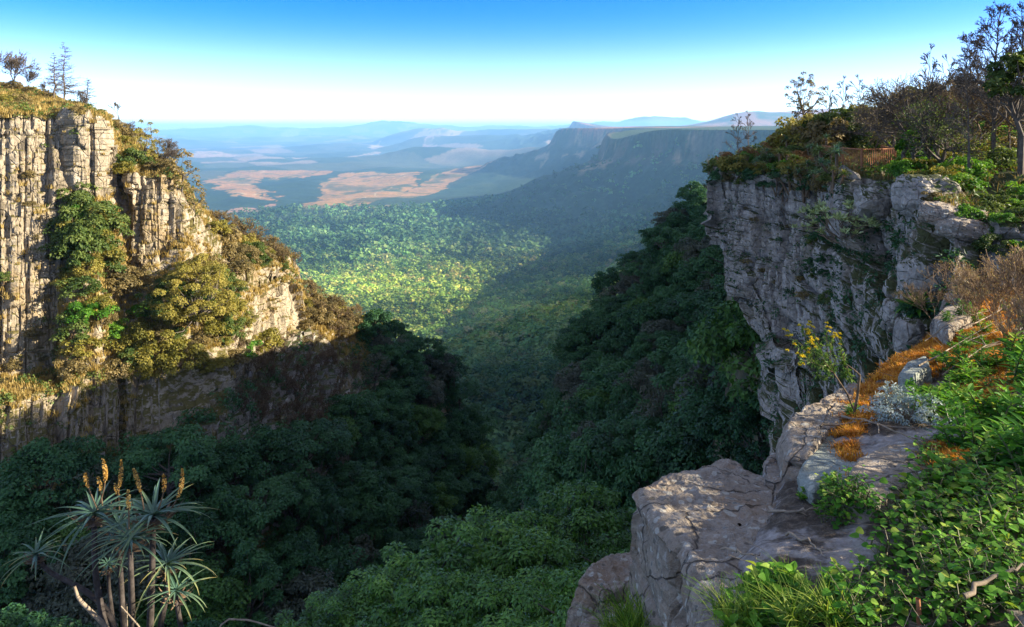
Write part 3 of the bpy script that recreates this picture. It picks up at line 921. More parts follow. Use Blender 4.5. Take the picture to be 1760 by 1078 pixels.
def conifer_mesh(seed, height, r0, whorls=22, spread=.22, twigs=9, gaps=.12, mat=None):
    r = np.random.default_rng(seed); segs = []
    n = 10; pts = [np.array([r.normal(0, .01) * height * (i > 0), r.normal(0, .01) * height * (i > 0), height * i / n - .3 * (i == 0)]) for i in range(n + 1)]
    for i in range(n):
        segs.append((*pts[i], *pts[i + 1], r0 * (1 - i / n) + .02, r0 * (1 - (i + 1) / n) + .02))
    for w in range(whorls):
        f = .14 + .86 * (w + r.uniform(-.3, .3)) / whorls
        z = height * f
        L = height * spread * (1 - f) ** .75 * r.uniform(.75, 1.2) + .15
        for b in range(r.integers(3, 6)):
            if r.random() < gaps: continue
            a = r.uniform(0, 2 * math.pi); tilt = r.uniform(-.1, .3)
            d = np.array([math.cos(a), math.sin(a), tilt]); q = np.array([0, 0, z]); q[:2] = np.interp(z, [p[2] for p in pts], [p[0] for p in pts]), np.interp(z, [p[2] for p in pts], [p[1] for p in pts])
            rad = .04 * (1 - f) + .018
            Lb = L * r.uniform(.6, 1.15)
            for s in range(3):
                d = unit(d + np.array([0, 0, .12 * (s - .6)]) + r.normal(0, .08, 3)); q2 = q + d * Lb / 3
                segs.append((*q, *q2, rad, rad * .8)); rad *= .75
                for t in range(twigs // 3 + 1):
                    o = q + (q2 - q) * r.uniform(0, 1); td = unit(d + rand_dirs(1, r)[0] * .9 + np.array([0, 0, .25]))
                    segs.append((*o, *(o + td * Lb * r.uniform(.15, .4)), .018, .012))
                q = q2
    V, F = tubes(np.array(segs), 4)
    return mesh_np('branches', V, F, mat or M_bark_dark)

# ---- grass tufts / small plants
def blades(r, n, L, W, spread=.25, lean=.6, base=(0, 0, 0), segs=2):
    """curved blades as tapering strips"""
    a = r.uniform(0, 2 * math.pi, n); ln = lean * r.uniform(.2, 1.1, n); l = L * r.uniform(.55, 1.15, n)
    d = np.stack([np.cos(a), np.sin(a), 0 * a], 1); side = np.stack([-np.sin(a), np.cos(a), 0 * a], 1)
    p0 = np.array(base) + np.stack([r.normal(0, spread * .4, n), r.normal(0, spread * .4, n), np.zeros(n)], 1)
    Vs = []
    for k in range(segs + 1):
        t = k / segs
        c = p0 + d * (l * ln * t ** 1.8)[:, None] + np.array([0, 0, 1]) * (l * (t - .38 * ln * t * t))[:, None]
        w = W * (1 - t ** 1.5) * .5 + .0008
        Vs += [c - side * w, c + side * w]
    V = np.stack(Vs, 1); m = V.shape[1]
    f = [(2 * k, 2 * k + 1, 2 * k + 3, 2 * k + 2) for k in range(segs)]
    F = (np.array(f)[None] + (np.arange(n) * m)[:, None, None]).reshape(-1, 4)
    return V.reshape(-1, 3), F, np.repeat(r.uniform(0, 1, n), m)

def scatter_copies(protos, pts, scales, rots=None, up=None):
    """merge many placed copies of small (V,F,T) protos into single arrays"""
    Vs, Fs, Ts = [], [], []; n = 0
    r = np.random.default_rng(len(pts))
    which = r.integers(0, len(protos), len(pts)); rot = r.uniform(0, 2 * math.pi, len(pts)); tt = r.uniform(-.25, .25, len(pts))
    for k, (V, F, T) in enumerate(protos):
        i = np.nonzero(which == k)[0]
        if not len(i): continue
        c, s = np.cos(rot[i]), np.sin(rot[i])
        x = V[:, 0][None] * c[:, None] - V[:, 1][None] * s[:, None]; y = V[:, 0][None] * s[:, None] + V[:, 1][None] * c[:, None]
        W = np.stack([x, y, np.repeat(V[:, 2][None], len(i), 0)], -1) * np.asarray(scales)[i][:, None, None] + np.asarray(pts)[i][:, None]
        Vs.append(W.reshape(-1, 3)); Fs.append((F[None] + (np.arange(len(i)) * len(V))[:, None, None]).reshape(-1, F.shape[1]) + n); n += len(V) * len(i)
        Ts.append(np.clip(T[None] * .6 + .4 * r.uniform(0, 1, len(i))[:, None] + tt[i][:, None] * 0, 0, 1).reshape(-1))
    return np.concatenate(Vs), np.concatenate(Fs), np.concatenate(Ts)

def tuft_proto(seed, R, H, n, leaf):
    V, F, t, _, _ = crown_cloud(seed, 5, n // 5, R, H, (.7, 1.2), leaf, z0=.05)
    return V, F, t

def surf_points(G, weight, per_m2, seed):
    """random points on a grid, weight per vertex 0..1"""
    r = np.random.default_rng(seed)
    a, b, c, d = G[:-1, :-1], G[1:, :-1], G[1:, 1:], G[:-1, 1:]
    ar = .5 * np.linalg.norm(np.cross(c - a, d - b), axis=-1)
    w = ar * weight[:-1, :-1] * per_m2
    n = r.poisson(np.clip(w, 0, 60)).ravel()
    i = np.repeat(np.arange(n.size), n)
    u, v = r.random(len(i))[:, None], r.random(len(i))[:, None]
    a, b, c, d = (q.reshape(-1, 3)[i] for q in (a, b, c, d))
    return (a * (1 - u) + b * u) * (1 - v) + (d * (1 - u) + c * u) * v
# ------------------------------------------------------------------ forest of the valley beyond the gorge: one mass
def valley_forest():
    r = np.random.default_rng(11)
    pts = []
    for d0, d1, sp in ((200, 420, 7.5), (420, 900, 9.5), (900, 1900, 12.5), (1900, 3100, 16), (3100, 5200, 24)):
        x0, x1 = -.42 * d1, .48 * d1
        gx, gy = np.meshgrid(np.arange(x0, x1, sp), np.arange(d0, d1, sp))
        gx = gx + r.uniform(-.48, .48, gx.shape) * sp; gy = gy + r.uniform(-.48, .48, gy.shape) * sp
        k = gx / gy
        m = (k > np.where(gy < 1100, -.18, -.42)) & (k < .44)
        pts.append(np.stack([gx[m], gy[m], np.full(m.sum(), sp)], 1))
    p = np.concatenate(pts)
    Z, s, t, ins = Zfar(p[:, 0], p[:, 1])
    q = np.stack([p[:, 0], p[:, 1], 0 * Z], -1)
    n1 = fbm(q / 300., 3, 91)
    keep = (~ins) & (s > 25)
    far = p[:, 1] > 2700
    keep &= ~(far & (r.random(len(p)) < smooth(2700, 4800, p[:, 1]) * .75))
    keep &= ~((p[:, 1] > 3000) & (s < 750) & (r.random(len(p)) < .72))
    for poly, _ in FIELDS:
        keep &= ~in_poly(p[:, 0], p[:, 1], ground_poly(poly))
    p, Z, n1 = p[keep], Z[keep], n1[keep]
    # clear of the gorge lip itself
    out_V, out_F, out_C = [], [], []; n = 0
    pal = np.array([(.10, .18, .03), (.16, .25, .035), (.23, .31, .045), (.30, .31, .06), (.16, .22, .05), (.33, .27, .08)])
    for d0, d1, nq in ((0, 420, 150), (420, 900, 80), (900, 1900, 36), (1900, 3100, 26), (3100, 9000, 12)):
        i = np.nonzero((p[:, 1] >= d0) & (p[:, 1] < d1))[0]
        if not len(i): continue
        m = len(i)
        R = p[i, 2] * r.choice([.42, .55, .68, .95], m) * r.uniform(.85, 1.15, m); H = R * r.uniform(.85, 1.35, m)
        d = rand_dirs(m * nq, r).reshape(m, nq, 3); d[..., 2] = np.abs(d[..., 2])
        lump = 1 + .22 * np.sin(d[..., 0] * 5 + i[:, None]) * np.sin(d[..., 1] * 5 + 2 * i[:, None])
        c = np.stack([p[i, 0], p[i, 1], Z[i] + R * .55], -1)[:, None] + d * np.stack([R, R, H], -1)[:, None] * (lump * r.uniform(.8, 1.08, (m, nq)))[..., None]
        nrm = unit(d + rand_dirs(m * nq, r).reshape(m, nq, 3) * .5 + np.array([0, 0, .3]))
        ax = np.cross(nrm, rand_dirs(m * nq, r).reshape(m, nq, 3))
        size = (R / math.sqrt(nq) * 3.6)[:, None] * r.uniform(.6, 1.25, (m, nq))
        V, F = leaf_quads(c.reshape(-1, 3), ax.reshape(-1, 3), nrm.reshape(-1, 3), size.ravel(), size.ravel() * .85, .5)
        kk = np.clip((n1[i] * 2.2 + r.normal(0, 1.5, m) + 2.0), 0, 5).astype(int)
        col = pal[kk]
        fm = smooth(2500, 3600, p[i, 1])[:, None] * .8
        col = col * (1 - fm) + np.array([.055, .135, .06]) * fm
        bl = smooth(2000, 700, p[i, 1])[:, None] * .75  # valley shade and blue haze painted into the nearer canopy: darker, bluer colour
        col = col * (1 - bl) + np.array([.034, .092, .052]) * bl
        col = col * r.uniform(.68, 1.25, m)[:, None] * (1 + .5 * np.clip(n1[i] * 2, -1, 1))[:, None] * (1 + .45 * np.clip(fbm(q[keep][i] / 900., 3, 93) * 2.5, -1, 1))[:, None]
        col = np.repeat(col, nq, 0) * r.uniform(.88, 1.12, (m * nq, 1))
        out_V.append(V); out_F.append(F + n); n += len(V); out_C.append(np.repeat(col, 4, 0))
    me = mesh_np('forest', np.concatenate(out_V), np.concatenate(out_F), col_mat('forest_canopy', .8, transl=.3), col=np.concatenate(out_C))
    o = obj('forest', me)
    tag(o, 'unbroken forest canopy filling the valley floor and lower escarpment', kind='stuff')
    print('valley trees', len(p), 'quads', n // 4)
valley_forest()

# ------------------------------------------------------------------ trees of the two gorge slopes
FT = []
for k in range(6):
    mt = (M_forest, M_forest, M_forest, M_forest_lime, M_forest_grey, M_forest)[k]
    FT.append(make_tree_meshes('tree', 200 + k, 40 + 2 * k, 170, 2.9 + .12 * k, 2.5 + .25 * (k % 3), 3.6 + .4 * (k % 2), mt, leaf=(.31, .20), lobe=(.38, .72)))
FT.append(make_tree_meshes('tree', 220, 40, 150, 1.9, 5.2, 3.4, M_forest, leaf=(.30, .18), lobe=(.45, .8), r0=.16, flat=.8))
FT.append(make_tree_meshes('tree', 221, 30, 200, 3.6, 1.2, 6.4, M_forest, leaf=(.30, .20), lobe=(.3, .55), r0=.2, flat=.45, up=.8))
FT.append(make_tree_meshes('tree', 222, 26, 60, 2.8, 3.4, 4.2, M_forest_grey, leaf=(.28, .16), lobe=(.3, .55), r0=.2))
placed = []
def far_enough(p, dmin):
    for q in placed:
        if (q[0] - p[0]) ** 2 + (q[1] - p[1]) ** 2 + (q[2] - p[2]) ** 2 < dmin * dmin: return False
    return True
def place_forest(n, region, trees, dmin, label, group, seed, sizes=(.7, 1.3), kinds=(0, 1, 2, 5, 3, 4, 6, 7, 8), kw=(.14, .14, .14, .14, .09, .08, .1, .11, .08)):
    r = np.random.default_rng(seed)
    poly = np.array(region, float); lo, hi = poly.min(0), poly.max(0)
    c = 0; tries = 0
    kw = np.array(kw) / np.sum(kw)
    while c < n and tries < n * 40:
        tries += 1
        px, py = r.uniform(lo, hi)
        if not in_poly(np.array([px]), np.array([py]), poly)[0]: continue
        h = hit(px, py, trees)
        if h is None: continue
        dm = dmin * (.7 + .3 * min(h[3] / 90, 1.3))
        if h[3] < 42 or not far_enough(h[0], dm): continue
        placed.append(h[0].copy())
        k = int(r.choice(kinds, p=kw)); s = r.uniform(*sizes)
        tree_thing('forest_tree', FT[k], h[0] - Vector((0, 0, 1.6 * s)), r.uniform(0, 6.28), (s, s, s * r.uniform(.85, 1.2)),
                   label(k, s, px, py), group)
        c += 1
    print(group, c, tries)
KIND = {0: 'dark green broadleaf', 1: 'deep green domed', 2: 'dark green rounded', 5: 'dense dark green', 3: 'fresh lime green', 4: 'greyish green', 6: 'tall narrow crowned', 7: 'flat umbrella crowned', 8: 'thin leaved grey'}
def size_word(s, a, b): return 'small' if s < a else ('large' if s > b else 'middling')
def lab_l(k, s, px, py):
    z = ('at the tip of the shaded spur' if py < 720 and px > 620 else 'on the slope behind the tall aloe' if px < 370 else
         'along the edge of the dark ravine' if px > 720 else 'just below the shaded scree slope' if py < 830 else 'low in the shaded gorge bottom')
    return '%s %s tree %s' % (size_word(s, .95, 1.18), KIND[k], z)
def lab_r(k, s, px, py):
    z = ('against the foot of the grey cliff' if px > 1190 + (py - 330) * .18 else 'near the top of the slope beside the grey cliff' if py < 480 else
         'on the outer skyline of the slope under the grey cliff' if px < 1130 - (py - 400) * .42 else 'above the big foreground boulder' if py > 690 else 'midway down the slope beside the grey cliff')
    return '%s %s tree %s' % (size_word(s, .85, 1.08), KIND[k], z)
place_forest(42, [(640, 575), (700, 570), (770, 610), (815, 690), (840, 800), (870, 905), (700, 900), (640, 760)], [BL], 4.0, lab_l, 'forest trees below the sunlit cliff', 1, (.9, 1.4))
place_forest(96, [(-20, 885), (300, 875), (440, 850), (560, 800), (620, 720), (870, 920), (860, 1000), (640, 1110), (-20, 1110)], [BL], 4.4, lab_l, 'forest trees below the sunlit cliff', 2, (.8, 1.3))
place_forest(150, [(1190, 335), (1235, 330), (1300, 560), (1340, 620), (1345, 830), (1100, 900), (900, 960), (880, 905), (950, 760), (1000, 590)], [BS], 3.6, lab_r, 'forest trees beside the grey cliff', 3, (.7, 1.25))

# leaf litter shrubs between the trees: nobody could count them
ug = [tuft_proto(400 + k, .9, .8, 80, (.28, .18)) for k in range(5)]
qn = fbm(LG / 7., 3, 77)
wl = np.where((LT > 5.0) & (LQ < 520), 1.0, np.where((LQ >= 520) & (LT > 1.0), smooth(575, 640, LQ) * 1.0, 0)) * (LT < 6.9)
scree = np.exp(-((LQ - 490) / 130) ** 2) * smooth(4.9, 5.2, LT) * (1 - smooth(5.75, 6.2, LT))
wl = wl * (1 - .72 * scree) * (1 - .0 * qn)
pl = surf_points(LGd, wl, .62, 5)
V, F, T = scatter_copies(ug, pl, np.random.default_rng(1).uniform(.6, 1.5, len(pl)))
o = obj('undergrowth', mesh_np('undergrowth', V, F, M_forest, tint=T)); tag(o, 'shaded undergrowth covering the slope under the sunlit cliff', kind='stuff')
ps = surf_points(SGd, ((ST > .9) & (SGd[..., 1] > 48)) * 1.0, .62, 6)
V, F, T = scatter_copies(ug, ps, np.random.default_rng(2).uniform(.6, 1.5, len(ps)))
o = obj('undergrowth', mesh_np('undergrowth', V, F, M_forest, tint=T)); tag(o, 'dark undergrowth covering the slope beside the grey cliff', kind='stuff')
ugf = [tuft_proto(410 + k, .6, .5, 60, (.19, .12)) for k in range(4)]
pf = surf_points(SGd, ((ST > .9) & (SGd[..., 1] <= 48)) * 1.0, 1.3, 8)
V, F, T = scatter_copies(ugf, pf, np.random.default_rng(9).uniform(.6, 1.5, len(pf)))
o = obj('undergrowth', mesh_np('undergrowth', V, F, M_forest, tint=T)); tag(o, 'fine leaved dark undergrowth in the ravine below the boulder', kind='stuff')
print('undergrowth', len(pl), len(ps))
def at_base(px, py, trees):
    for k in range(40):
        h = hit(px, py + 3 * k, trees)
        if h is not None: return h[0]
# ------------------------------------------------------------------ vegetation of the sunlit cliff
def bush_meshes(seed, mat, R=1.0, H=1.0, lobes=22, per=110, leaf=(.15, .10), trunk_h=.35):
    return make_tree_meshes('bush', seed, lobes, per, R, H, trunk_h, mat, leaf=leaf, r0=.05, bark=M_twig, lobe=(.45, .85))
BU = {'gold': [bush_meshes(601, M_gold), bush_meshes(602, M_gold, 1.1, .8)], 'green': [bush_meshes(603, M_bush_green), bush_meshes(604, M_bush_green, .9, 1.2)],
      'olive': [bush_meshes(605, M_olive), bush_meshes(606, M_olive, 1.1, .75)], 'russet': [bush_meshes(607, M_russet, 1, .8), bush_meshes(608, M_russet)],
      'lime': [bush_meshes(609, M_lime), bush_meshes(610, M_lime, 1.0, .8)], 'dark': [bush_meshes(611, M_forest), bush_meshes(612, M_forest, 1, .8)]}
def bushes(name, region, trees, n, kinds, sizes, labels, group, seed, dmin=1.2, sink=.15, nz=None):
    r = np.random.default_rng(seed); poly = np.array(region, float); lo, hi = poly.min(0), poly.max(0)
    c = t = 0; mine = []
    while c < n and t < n * 60:
        t += 1
        px, py = r.uniform(lo, hi)
        if not in_poly(np.array([px]), np.array([py]), poly)[0]: continue
        h = hit(px, py, trees)
        if h is None or any((h[0] - q).length < dmin for q in mine): continue
        if 1432 < px < 1562 and h[0][1] < 33: continue
        if nz is not None and abs(h[1][2]) < nz: continue
        mine.append(h[0].copy())
        k = kinds[r.integers(len(kinds))]; s = r.uniform(*sizes)
        tree_thing(name, BU[k][r.integers(2)], h[0] - Vector((0, 0, sink * s)), r.uniform(0, 6.28), (s, s, s * r.uniform(.8, 1.25)), '%s %s' % (size_word(s, sizes[0] + .33 * (sizes[1] - sizes[0]), sizes[0] + .67 * (sizes[1] - sizes[0])), labels[k]), group, 'bush', ('foliage', 'stem'))
        c += 1
    print(group, c)

BK = {'gold': 'golden green', 'green': 'plain green', 'olive': 'dull olive brown', 'lime': 'bright yellow green', 'russet': 'rust coloured', 'dark': 'dark green'}
def zone(z): return {k: '%s bush %s' % (v, z) for k, v in BK.items()}
GUL = [(116, 335), (172, 335), (205, 470), (250, 480), (300, 560), (420, 560), (470, 600), (380, 640), (130, 662), (105, 640)]
bushes('bush', GUL, [BL], 48, ('gold', 'gold', 'gold', 'olive', 'green', 'lime'), (.9, 2.3), zone('in the green gully of the sunlit cliff'), 'bushes on the sunlit cliff', 21, 1.5)
bushes('bush', [(118, 340), (172, 340), (185, 480), (112, 480)], [BL], 12, ('green',), (1.8, 3.0), zone('in the steep upper gully of the sunlit cliff'), 'bushes on the sunlit cliff', 22, 1.4)
bushes('bush', [(190, 210), (300, 290), (318, 340), (345, 375), (400, 410), (500, 450), (500, 465), (440, 480), (385, 430), (300, 300), (215, 300)], [BL], 28,
       ('olive', 'gold', 'green', 'olive'), (.8, 2.0), zone('along the crest of the sunlit cliff'), 'bushes on the sunlit cliff', 23, 1.4)
bushes('bush', [(520, 500), (600, 540), (650, 575), (600, 585), (520, 560)], [BL], 18, ('gold', 'olive', 'olive'), (1.0, 2.2), zone('on the sunlit end of the spur'), 'bushes on the sunlit cliff', 24, 1.6)
bushes('bush', [(0, 140), (60, 152), (110, 175), (190, 195), (170, 202), (0, 190)], [BL], 14, ('olive', 'gold', 'olive'), (.5, 1.3), zone('under the dead conifers on the cliff top'), 'bushes on the sunlit cliff', 25, 2.0)
bushes('bush', [(0, 200), (100, 205), (100, 640), (0, 650)], [BL], 8, ('olive', 'green'), (.4, .9), zone('rooted in the bare sunlit rock wall'), 'bushes on the sunlit cliff', 26, 3.0)
bushes('bush', [(300, 470), (400, 430), (425, 500), (420, 580), (370, 600)], [BL], 22, ('gold', 'olive', 'green'), (.8, 2.0), zone('on the ledge around the big golden tree'), 'bushes on the sunlit cliff', 27, 1.6)

# the big golden tree on the ledge
h = hit(338, 566, [BL])
big = make_tree_meshes('tree', 640, 90, 260, 5.0, 6.8, 3.4, M_gold, leaf=(.26, .16), lobe=(.22, .42), r0=.25)
tree_thing('tree', big, h[0] - Vector((0, 0, .6)), .4, 1.0, 'largest golden green tree, spreading over the ledge of the sunlit cliff')
h = hit(285, 545, [BL])
mt = make_tree_meshes('tree', 641, 44, 220, 2.8, 3.6, 2.2, M_bush_green, leaf=(.24, .15), lobe=(.3, .5), r0=.16)
tree_thing('tree', mt, h[0] - Vector((0, 0, .6)), 1.4, 1.0, 'smaller greener tree beside the big golden tree on the ledge')
# dark tall tree at the end of the spur
for (px, py, R, H, th, lab, mat) in ((742, 655, 3.6, 5.5, 4.5, 'tallest dark tree standing at the tip of the shaded spur', M_forest),
                                     (700, 640, 3.0, 4.0, 3.5, 'rounded dark tree just left of the tallest tree on the spur', M_forest),
                                     (725, 700, 2.8, 3.6, 3.6, 'pale green layered tree under the tallest tree on the spur', M_forest_lime),
                                     (655, 620, 2.4, 3.0, 2.6, 'grey leafless looking tree at the shadow edge of the spur', M_forest_grey)):
    h = (at_base(px, py, [BL]),)
    mm = make_tree_meshes('tree', 650 + px, 48, 200, R, H, th, mat, leaf=(.30, .19), lobe=(.3, .5), r0=.2)
    tree_thing('tree', mm, h[0] - Vector((0, 0, 1.0)), px * .1, 1.0, lab)

# grass and low scrub on every ledge of the sunlit wall
gp = []
for k in range(4):
    V, F, T = blades(np.random.default_rng(700 + k), 26, .75, .10, .5, .7); gp.append((V, F, T))
wl = (1 - LWt) * np.where(LQ < 640, 1, 0) * (LT > 1.0) * (LT < 4.2) + .05 * LWt * (LT > 1) * (LT < 4.9)
pts = surf_points(LGd, wl, 2.4, 31)
V, F, T = scatter_copies(gp, pts, np.random.default_rng(3).uniform(.5, 1.3, len(pts)))
o = obj('grass', mesh_np('grass', V, F, M_tan, tint=T)); tag(o, 'dry golden grass on the ledges of the sunlit cliff', kind='stuff')
ug2 = [tuft_proto(720 + k, .6, .6, 30, (.3, .2)) for k in range(4)]
wl = wl * smooth(-.1, .25, fbm(LG / 6., 3, 78))
pts = surf_points(LGd, wl, .75, 32)
V, F, T = scatter_copies(ug2, pts, np.random.default_rng(4).uniform(.5, 1.4, len(pts)))
o = obj('scrub', mesh_np('scrub', V, F, M_bush_green, tint=T)); tag(o, 'low green scrub clinging to the ledges of the sunlit cliff', kind='stuff')
# scree
def stones(name, pts, s0, s1, seed, mat, label):
    r = np.random.default_rng(seed); n = len(pts)
    base = np.array([(-1, -1, -1), (1, -1, -1), (1, 1, -1), (-1, 1, -1), (-1, -1, 1), (1, -1, 1), (1, 1, 1), (-1, 1, 1)], float) * .5
    F0 = np.array([(0, 3, 2, 1), (4, 5, 6, 7), (0, 1, 5, 4), (1, 2, 6, 5), (2, 3, 7, 6), (3, 0, 4, 7)])
    B = base[None] * r.uniform(.5, 1.2, (n, 1, 3)) + r.normal(0, .12, (n, 8, 3))
    a = r.uniform(0, 6.28, n); c, s = np.cos(a)[:, None], np.sin(a)[:, None]
    B = np.stack([B[..., 0] * c - B[..., 1] * s, B[..., 0] * s + B[..., 1] * c, B[..., 2]], -1)
    V = B * (s0 + (s1 - s0) * r.random(n) ** 3)[:, None, None] + pts[:, None]
    F = (F0[None] + (np.arange(n) * 8)[:, None, None]).reshape(-1, 4)
    o = obj(name, mesh_np(name, V.reshape(-1, 3), F, mat)); tag(o, label, kind='stuff')
pts = surf_points(LGd, np.clip(scree * 1.2, 0, 1), 3.6, 33)
stones('rubble', pts, .22, 1.5, 34, M_rockR, 'grey broken rubble scattered over the shaded slope below the cliff')

# leafless shrubs and trees
BS_small = [bare_meshes(800 + k, 2.4, .05, M_twig, None, 0, min_r=.016, levels=5, n=(3, 4), spread=.65, up=.3, trunk=.22, sub=2) for k in range(3)]
BS_leafy = [bare_meshes(810 + k, 2.2, .05, M_twig, M_olive, 2, (.13, .09), min_r=.016, levels=5, n=(3, 4), spread=.7, up=.25, trunk=.22, sub=2) for k in range(3)]
def shrubs(region, trees, n, protos, sizes, label, group, seed, dmin=1.5):
    r = np.random.default_rng(seed); poly = np.array(region, float); lo, hi = poly.min(0), poly.max(0); c = t = 0; mine = []
    while c < n and t < n * 60:
        t += 1; px, py = r.uniform(lo, hi)
        if not in_poly(np.array([px]), np.array([py]), poly)[0]: continue
        h = hit(px, py, trees)
        if h is None or any((h[0] - q).length < dmin for q in mine): continue
        mine.append(h[0].copy()); s = r.uniform(*sizes)
        tree_thing('shrub', protos[r.integers(len(protos))], h[0], r.uniform(0, 6.28), s, label, group, 'shrub', ('branches', 'leaves')); c += 1
shrubs([(390, 600), (560, 600), (620, 640), (600, 720), (520, 760), (420, 740)], [BL], 64, BS_small, (.9, 1.6), 'leafless grey shrub on the shaded scree slope', 'leafless shrubs on the scree', 41)
shrubs([(350, 372), (500, 440), (505, 465), (420, 420)], [BL], 16, BS_leafy, (.9, 1.5), 'brown twiggy shrub along the sunlit cliff crest', 'twiggy shrubs on the crest', 42)
shrubs([(525, 505), (640, 560), (660, 590), (560, 580)], [BL], 22, BS_leafy, (.9, 1.6), 'brown twiggy shrub on the sunlit end of the spur', 'twiggy shrubs on the spur', 43)

tree_thing('dead_conifer', (conifer_mesh(901, 10.2, .17, 32, .27, 9),), at_base(110, 176, [BL]), 0, 1, 'tallest leafless conifer on the left cliff top', None, 'tree', ('branches',))
tree_thing('dead_conifer', (conifer_mesh(902, 7.6, .14, 24, .27, 9),), at_base(93, 171, [BL]), 2, 1, 'shorter leafless conifer beside the tallest one on the left cliff top', None, 'tree', ('branches',))
tree_thing('dead_conifer', (conifer_mesh(903, 4.6, .10, 18, .32, 8),), at_base(150, 186, [BL]), 1, 1, 'small leafless conifer right of the two tall ones on the cliff top', None, 'tree', ('branches',))
top = [bare_meshes(910 + k, 4.6, .11, M_bark_dark, None, 0, min_r=.018, levels=6, n=(3, 4), spread=.55, up=.16, ratio=.84, trunk=.18, curl=.25, sub=2) for k in range(3)]
for (px, py, k, s, lab) in ((22, 150, 0, 1.5, 'dense round leafless tree at the far left of the cliff top'), (-6, 150, 1, 1.45, 'dark leafless tree cut by the left edge on the cliff top'),
                            (52, 156, 2, 1.0, 'low spreading leafless tree between the round tree and the conifers'), (130, 182, 1, .6, 'leafless sapling at the foot of the tall conifer'),
                            (75, 160, 0, .6, 'short leafless tree just left of the shorter conifer'), (278, 278, 1, .95, 'leafless tree behind the leaning pine on the cliff shoulder'),
                            (292, 290, 0, .8, 'leafless tree at the edge of the cliff shoulder'), (222, 232, 2, .55, 'small leafless tree below the lone thin tree')):
    tree_thing('bare_tree', top[k], at_base(px, py, [BL]), px * .3, s, lab, None, 'tree', ('branches', 'leaves'))
# lone thin tree with a small crown
S_, T_, D_ = branching(930, 2.2, .05, levels=5, n=(3, 4), spread=.5, up=.4, trunk=.2, sub=2)
S_[:, [2, 5]] += 2.1; S_ = np.vstack([S_, [(0, 0, -.4, .1, 0, 1.2, .07, .06), (.1, 0, 1.2, 0, 0, 2.1, .06, .05)]]); S_[:, 6:] = np.maximum(S_[:, 6:], .02)
tree_thing('bare_tree', (mesh_np('branches', *tubes(S_, 4), M_bark_dark),), at_base(204, 207, [BL]), 0, 1, 'lone thin tree with a small tuft crown against the sky', None, 'tree', ('branches',))
# green pine and greyish trees on the shoulder
pine = make_tree_meshes('tree', 940, 34, 60, 1.9, 4.2, 3.2, M_gold, leaf=(.34, .12), lobe=(.3, .5), r0=.14, flat=.8, up=.2, dome=False)
tree_thing('pine_tree', pine, at_base(252, 284, [BL]) - Vector((0, 0, .3)), .5, .98, 'yellow green pine tree on the cliff shoulder against the sky', None, 'tree')
gt = make_tree_meshes('tree', 941, 30, 36, 2.0, 3.2, 3.4, M_olive, leaf=(.34, .18), lobe=(.3, .5), r0=.14, flat=.8, up=.2, dome=False)
for px, py, s, lab in ((312, 330, 1.05, 'grey olive tree leaning out over the cliff edge'), (335, 372, .8, 'lower grey olive tree at the end of the cliff shoulder'), (272, 268, .6, 'small olive tree behind the yellow green pine')):
    tree_thing('tree', gt, at_base(px, py, [BL]) - Vector((0, 0, .3)), px * .2, s, lab)
# two trees standing clear on the right-hand forest slope
for px, py, s, lab in ((1140, 452, .95, 'open crowned tree standing clear on the skyline of the dark slope'), (1196, 372, .9, 'dark flat crowned tree at the top of the slope beside the grey cliff')):
    ft = make_tree_meshes('tree', 950 + px, 22, 70, 2.6, 2.4, 4.2, M_forest, leaf=(.42, .26), lobe=(.3, .5), r0=.16)
    tree_thing('tree', ft, at_base(px, py, [BS, BR]), px * .2, s, lab)
# ------------------------------------------------------------------ rim of the right-hand cliff: aloes, bushes, trees, fence
def rosette(seed, n=30, L=.5, W=.07, up=.9):
    r = np.random.default_rng(seed); Vs = []; Fs = []; Ts = []; base = 0
    for i in range(n):
        f = i / n
        a = i * 2.39996 + r.normal(0, .12); el = up * (1.25 - 1.35 * f) + r.normal(0, .09)
        l = L * (.55 + .5 * f ** .6) * r.uniform(.85, 1.1); ns = 7
        d = np.array([math.cos(a), math.sin(a), 0.]); s = np.array([-math.sin(a), math.cos(a), 0.])
        p = np.array([0, 0, .03 * (1 - f)]); ang = el; pts = []
        curl = (.08 + .16 * f) * r.uniform(.4, 1.3)
        for k in range(ns + 1):
            t = k / ns
            tang = d * math.cos(ang) + np.array([0, 0, 1]) * math.sin(ang); nn = -d * math.sin(ang) + np.array([0, 0, 1]) * math.cos(ang)
            w = W * (1 - t ** 1.6) * (.75 + .4 * math.sin(min(t * 3, 1.57))) * .5 + .001
            pts += [p - s * w + nn * w * .45, p, p + s * w + nn * w * .45]
            p = p + tang * l / ns; ang -= curl * (.4 + t)
        V = np.array(pts)
        F = [(3 * k + j, 3 * k + j + 1, 3 * k + j + 4, 3 * k + j + 3) for k in range(ns) for j in (0, 1)]
        Vs.append(V); Fs.append(np.array(F) + base); base += len(V); Ts.append(np.repeat(np.linspace(.15, .85, ns + 1), 3) * .7 + .3 * r.random())
    return np.concatenate(Vs), np.concatenate(Fs), np.concatenate(Ts)
def aloe_leaf_mat(name, stops):
    m = leaf_mat(name, stops, .18, .42, .4); return m
M_aloe = aloe_leaf_mat('aloe_leaves', [(0, (.05, .12, .06)), (.5, (.10, .20, .11)), (.85, (.17, .27, .13)), (1, (.30, .26, .10))])
M_aloe_warm = aloe_leaf_mat('warm_aloe_leaves', [(0, (.06, .11, .03)), (.5, (.14, .21, .05)), (.8, (.27, .25, .07)), (1, (.36, .2, .06))])
M_dry = leaf_mat('dry_aloe_leaves', [(0, (.10, .07, .045)), (1, (.22, .15, .09))], .15)
